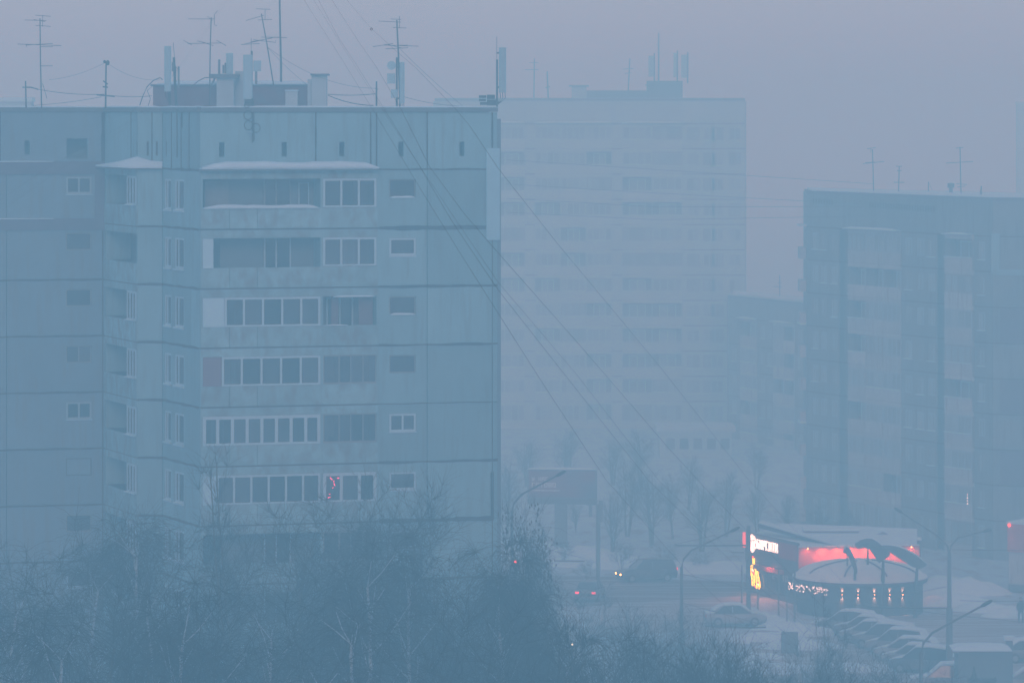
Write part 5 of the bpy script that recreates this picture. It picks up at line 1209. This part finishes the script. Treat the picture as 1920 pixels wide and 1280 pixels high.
# ash with hanging bunches of keys
at_ = tree('dark0', 'ash_tree', 'ash tree with dark hanging seed bunches beside the right corner of the near block', 'ash', 972, 200, 925, 2.9, None, .62)
rl = random.Random(9); lf = MB(); tps = [t for t in PROT['dark0'][2] if t[0].z > 9]
for i in range(1300):
    q = tps[rl.randrange(len(tps))][0] + rv(rl) * .35; L_ = rl.uniform(.14, .24); w_ = rl.uniform(.05, .09); a_ = rl.uniform(0, 3.14); k = len(lf.v)
    t_ = Vector((rl.uniform(-.3, .3), rl.uniform(-.3, .3), -1)).normalized() * L_; s_ = Vector((math.cos(a_), math.sin(a_), 0)) * w_; n_ = Vector((-s_.y, s_.x, 0)) * .6
    for pp in (q, q + t_ * .5 + s_, q + t_ * .5 - s_, q + t_ * .5 + n_, q + t_): lf.v.append(tuple(pp))
    lf.f += [(k, k + 1, k + 3), (k, k + 3, k + 2), (k, k + 2, k + 1), (k + 4, k + 3, k + 1), (k + 4, k + 2, k + 3), (k + 4, k + 1, k + 2)]
me = bpy.data.meshes.new('seed_bunches'); me.from_pydata(lf.v, [], lf.f); me.materials.append(M['leaf']); sb = bpy.data.objects.new('seed_bunches', me); C.objects.link(sb); sb.parent = at_; sb['kind'] = 'stuff'
# shrubs in front of the street and the parked cars
SG = 'bare shrubs in front of the street'
for i, (k, px, d, top, rz, w, lb) in enumerate([
        ('shrub1', 1118, 262, 1085, .1, 1.1, 'shrub before the car with two red tail lights'), ('shrub0', 1178, 255, 1118, 1.1, 1.1, 'shrub below the headlight of the dark sport utility vehicle'),
        ('shrub1', 1222, 250, 1122, 2.1, 1.2, 'twiggy shrub directly below the dark sport utility vehicle'), ('shrub0', 1262, 244, 1128, 3.1, 1.1, 'shrub around the base of the curved arm lamp'),
        ('shrub1', 1305, 246, 1136, 3.6, 1.0, 'shrub just left of the pale old sedan'),
        ('shrub0', 1345, 240, 1178, 4.1, 1.2, 'shrub below the pale old sedan'), ('shrub1', 1392, 238, 1188, 5.1, 1.2, 'shrub below the low trolley bracket'),
        ('thick0', 1128, 176, 1165, .6, 1.2, 'low dark shrub at the bottom right of the weeping birches'), ('thick1', 1205, 180, 1185, 1.6, 1.2, 'low dark shrub at the bottom left of the curved arm lamp'),
        ('thick0', 1270, 176, 1192, 2.6, 1.1, 'low dark shrub at the bottom under the curved arm lamp'), ('thick1', 1340, 182, 1212, 3.6, 1.1, 'low dark shrub at the bottom below the sedan'),
        ('thick1', 1405, 184, 1226, 1.6, 1.0, 'low dark shrub at the bottom left of the utility cabinet'),
        ('thick0', 1465, 190, 1236, 4.6, 1.0, 'low shrub at the bottom under the utility cabinet'), ('shrub1', 1532, 232, 1158, 5.6, 1.1, 'tall shrub with upright shoots left of the parked row'),
        ('shrub1', 1578, 226, 1176, .9, 1.0, 'shrub before the rear of the fourth parked car'), ('shrub0', 1630, 222, 1205, 1.9, 1.0, 'shrub before the nearest dark parked car'),
        ('shrub1', 1690, 215, 1225, 2.9, 1.0, 'shrub at the foot of the nearest street lamp'), ('thick0', 1765, 196, 1250, 3.9, .9, 'low shrub at the bottom below the kiosk'),
        ('dark0', 1122, 146, 1150, 1.3, .9, 'dense dark crown at the bottom just right of the tiny warm lamp'), ('dark0', 1196, 150, 1162, 2.3, .9, 'dense dark crown at the bottom left of the curved arm lamp post'),
        ('dark0', 1268, 146, 1172, 3.3, .9, 'dense dark crown at the bottom hiding the foot of the curved arm lamp'), ('dark0', 1338, 150, 1190, 4.3, .9, 'dense dark crown at the bottom under the low bracket'),
        ('dark0', 1405, 146, 1212, 5.3, .85, 'dense dark crown at the bottom edge left below the cabinet'), ('dark0', 1480, 150, 1244, .4, .75, 'dense dark crown at the bottom edge right below the cabinet'),
        ('dark0', 1580, 150, 1240, 1.8, .75, 'dense dark crown at the bottom edge under the saplings'),
        ('thick1', 1085, 158, 1178, .3, 1.2, 'dark shrub crown at the bottom left of the tiny warm lamp'), ('thick0', 1165, 160, 1196, 1.4, 1.2, 'dark shrub crown at the bottom, second right of the tiny warm lamp'),
        ('thick1', 1235, 158, 1206, 2.7, 1.2, 'dark shrub crown at the bottom, third right of the tiny warm lamp'), ('thick0', 1305, 160, 1212, 3.9, 1.2, 'dark shrub crown at the bottom edge before the sedan shrubs'),
        ('thick0', 1375, 162, 1228, 5.0, 1.2, 'dark shrub crown at the bottom edge left of the cabinet shrubs'), ('thick1', 1440, 164, 1246, .7, 1.1, 'dark shrub crown at the bottom edge below the cabinet'),
        ('thick0', 1508, 186, 1200, 2.2, .9, 'upright dark shrub crown right of the utility cabinet'), ('thick1', 1600, 168, 1240, 3.3, 1.1, 'dark shrub crown at the bottom edge below the parked row'),
        ('thick0', 1700, 172, 1256, 4.4, 1.1, 'dark shrub crown at the bottom edge left of the kiosk'),
        ('thick1', 1555, 180, 1222, 4.9, 1.0, 'low dark shrub at the bottom left of the parked row'), ('thick0', 1640, 178, 1238, 5.9, 1.0, 'low dark shrub at the bottom centre of the right third')]):
    tree(k, 'bare_shrub', lb, 'shrub', px, d, top, rz, SG, w)
tree('poplar', 'bare_sapling', 'slim sapling with bent top before the cafe terrace lights', 'sapling', 1547, 215, 1088, .5, None, .55)
tree('poplar', 'bare_sapling', 'second slim sapling left of the first parked car', 'sapling', 1562, 218, 1138, 2.5, None, .55)
TGp = 'trees along the street in the fog'
for i, (k, px, d, top, rz, w, lb) in enumerate([
        ('far0', 1178, 352, 850, .2, 1.0, 'foggy tree just right of the billboard with steep forks'), ('far1', 1222, 345, 865, 1.3, 1.0, 'foggy forked tree above the dark sport utility vehicle'),
        ('far0', 1262, 350, 880, 2.4, .9, 'foggy tree above the curved arm lamp'), ('far1', 1317, 340, 890, 3.5, 1.1, 'foggy tree with a heavy trunk left of the thick trolley pole'),
        ('far0', 1360, 352, 875, 4.6, 1.0, 'foggy tree behind the left end of the cafe'), ('far1', 1147, 335, 905, 5.7, .8, 'small foggy tree behind the thick pole by the billboard'),
        ('far0', 950, 350, 850, .9, 1.0, 'foggy tree left of the billboard against the block corner'), ('far1', 1080, 356, 930, 2.0, .9, 'foggy tree under the billboard right of its pillar'),
        ('far0', 1420, 350, 905, 3.1, 1.0, 'foggy tree behind the cafe roof beam'), ('far1', 1475, 352, 915, 4.2, .9, 'foggy tree before the left corner of the nine storey block'),
        ('far0', 1205, 395, 800, 1.9, 1.2, 'very faint tall tree below the fog block, left of the pavilion'), ('far1', 1150, 400, 810, 3.3, 1.2, 'very faint tree below the fog block, second from the near block'),
        ('far0', 1060, 400, 800, 4.4, 1.2, 'very faint tree above the billboard'), ('far1', 985, 398, 815, 5.2, 1.2, 'very faint tree above the left end of the billboard'),
        ('far0', 1420, 395, 830, .3, 1.2, 'very faint tree before the low five storey block'), ('far0', 1290, 375, 850, 5.0, 1.1, 'very faint tree in front of the pavilion'),
        ('far1', 1540, 330, 930, 1.1, .9, 'foggy tree behind the cafe red wall, left part'), ('far0', 1600, 330, 945, 2.2, .9, 'foggy tree behind the cafe red wall, middle part')]):
    tree(k, 'bare_tree', lb, 'tree', px, d, top, rz, TGp, w)
for i, (px, d, top, lb) in enumerate([(1165, 326, 1010, 'small twiggy bush on the snow bank behind the dark sport utility vehicle'), (1240, 326, 1015, 'small twiggy bush fanning out above the dark sport utility vehicle'),
        (1055, 330, 1010, 'small bush at the foot of the billboard'), (1100, 318, 1045, 'small bush left of the thick pole foot'), (1320, 325, 1030, 'small bush on the bank left of the thick trolley pole')]):
    tree('bush', 'roadside_bush', lb, 'bush', px, d, top, i, 'small bushes on the roadside snow bank', 1.1)
def fir(label, px, d, top):
    hgt = Z(top, d); o = thing('young_fir', label, 'fir', (P(px, 0, d).x, d, 0)); MB().tube([(o.location.x, d, -.1), (o.location.x, d, hgt)], [.06, .01], 6).build('trunk', M['bark'], o)
    r = random.Random(int(px)); sg = []
    for i in range(900):
        t = r.random() ** 1.3; z = hgt * (.1 + .9 * t); R0 = (1 - t) * hgt * .3 + .05; a = r.uniform(0, 6.28); l = R0 * r.uniform(.6, 1)
        p = Vector((0, 0, z)); e = Vector((math.cos(a) * l, math.sin(a) * l, z - l * .35)); m_ = p.lerp(e, r.uniform(.3, .8)); sg.append((tuple(m_), tuple(e), .03, .008))
    b = bpy.data.objects.new('crown', nbuild('crown', M['fir'], sg, 3)); C.objects.link(b); b.parent = o
fir('little fir with a pointed top at the bottom edge under the kiosk', 1826, 238, 1248)
fir('smaller fir at the bottom edge right of the other fir', 1866, 236, 1268)
# ------------------------------------------------------------------ haze
hz = MB().box(-2700, 2700, -160, 5300, -2.5, 47).build('haze', M['snow']); hz.data.materials.clear()
hm = bpy.data.materials.new('haze'); hm.use_nodes = True; n = hm.node_tree; n.nodes.clear()
ho = n.nodes.new('ShaderNodeOutputMaterial'); pvn = n.nodes.new('ShaderNodeVolumePrincipled'); n.links.new(pvn.outputs[0], ho.inputs['Volume'])
pvn.inputs['Color'].default_value = (.40, .82, 1, 1); pvn.inputs['Absorption Color'].default_value = (1, 1, 1, 1); pvn.inputs['Density'].default_value = .0056
hz.data.materials.append(hm); tag(hz, kind='stuff')
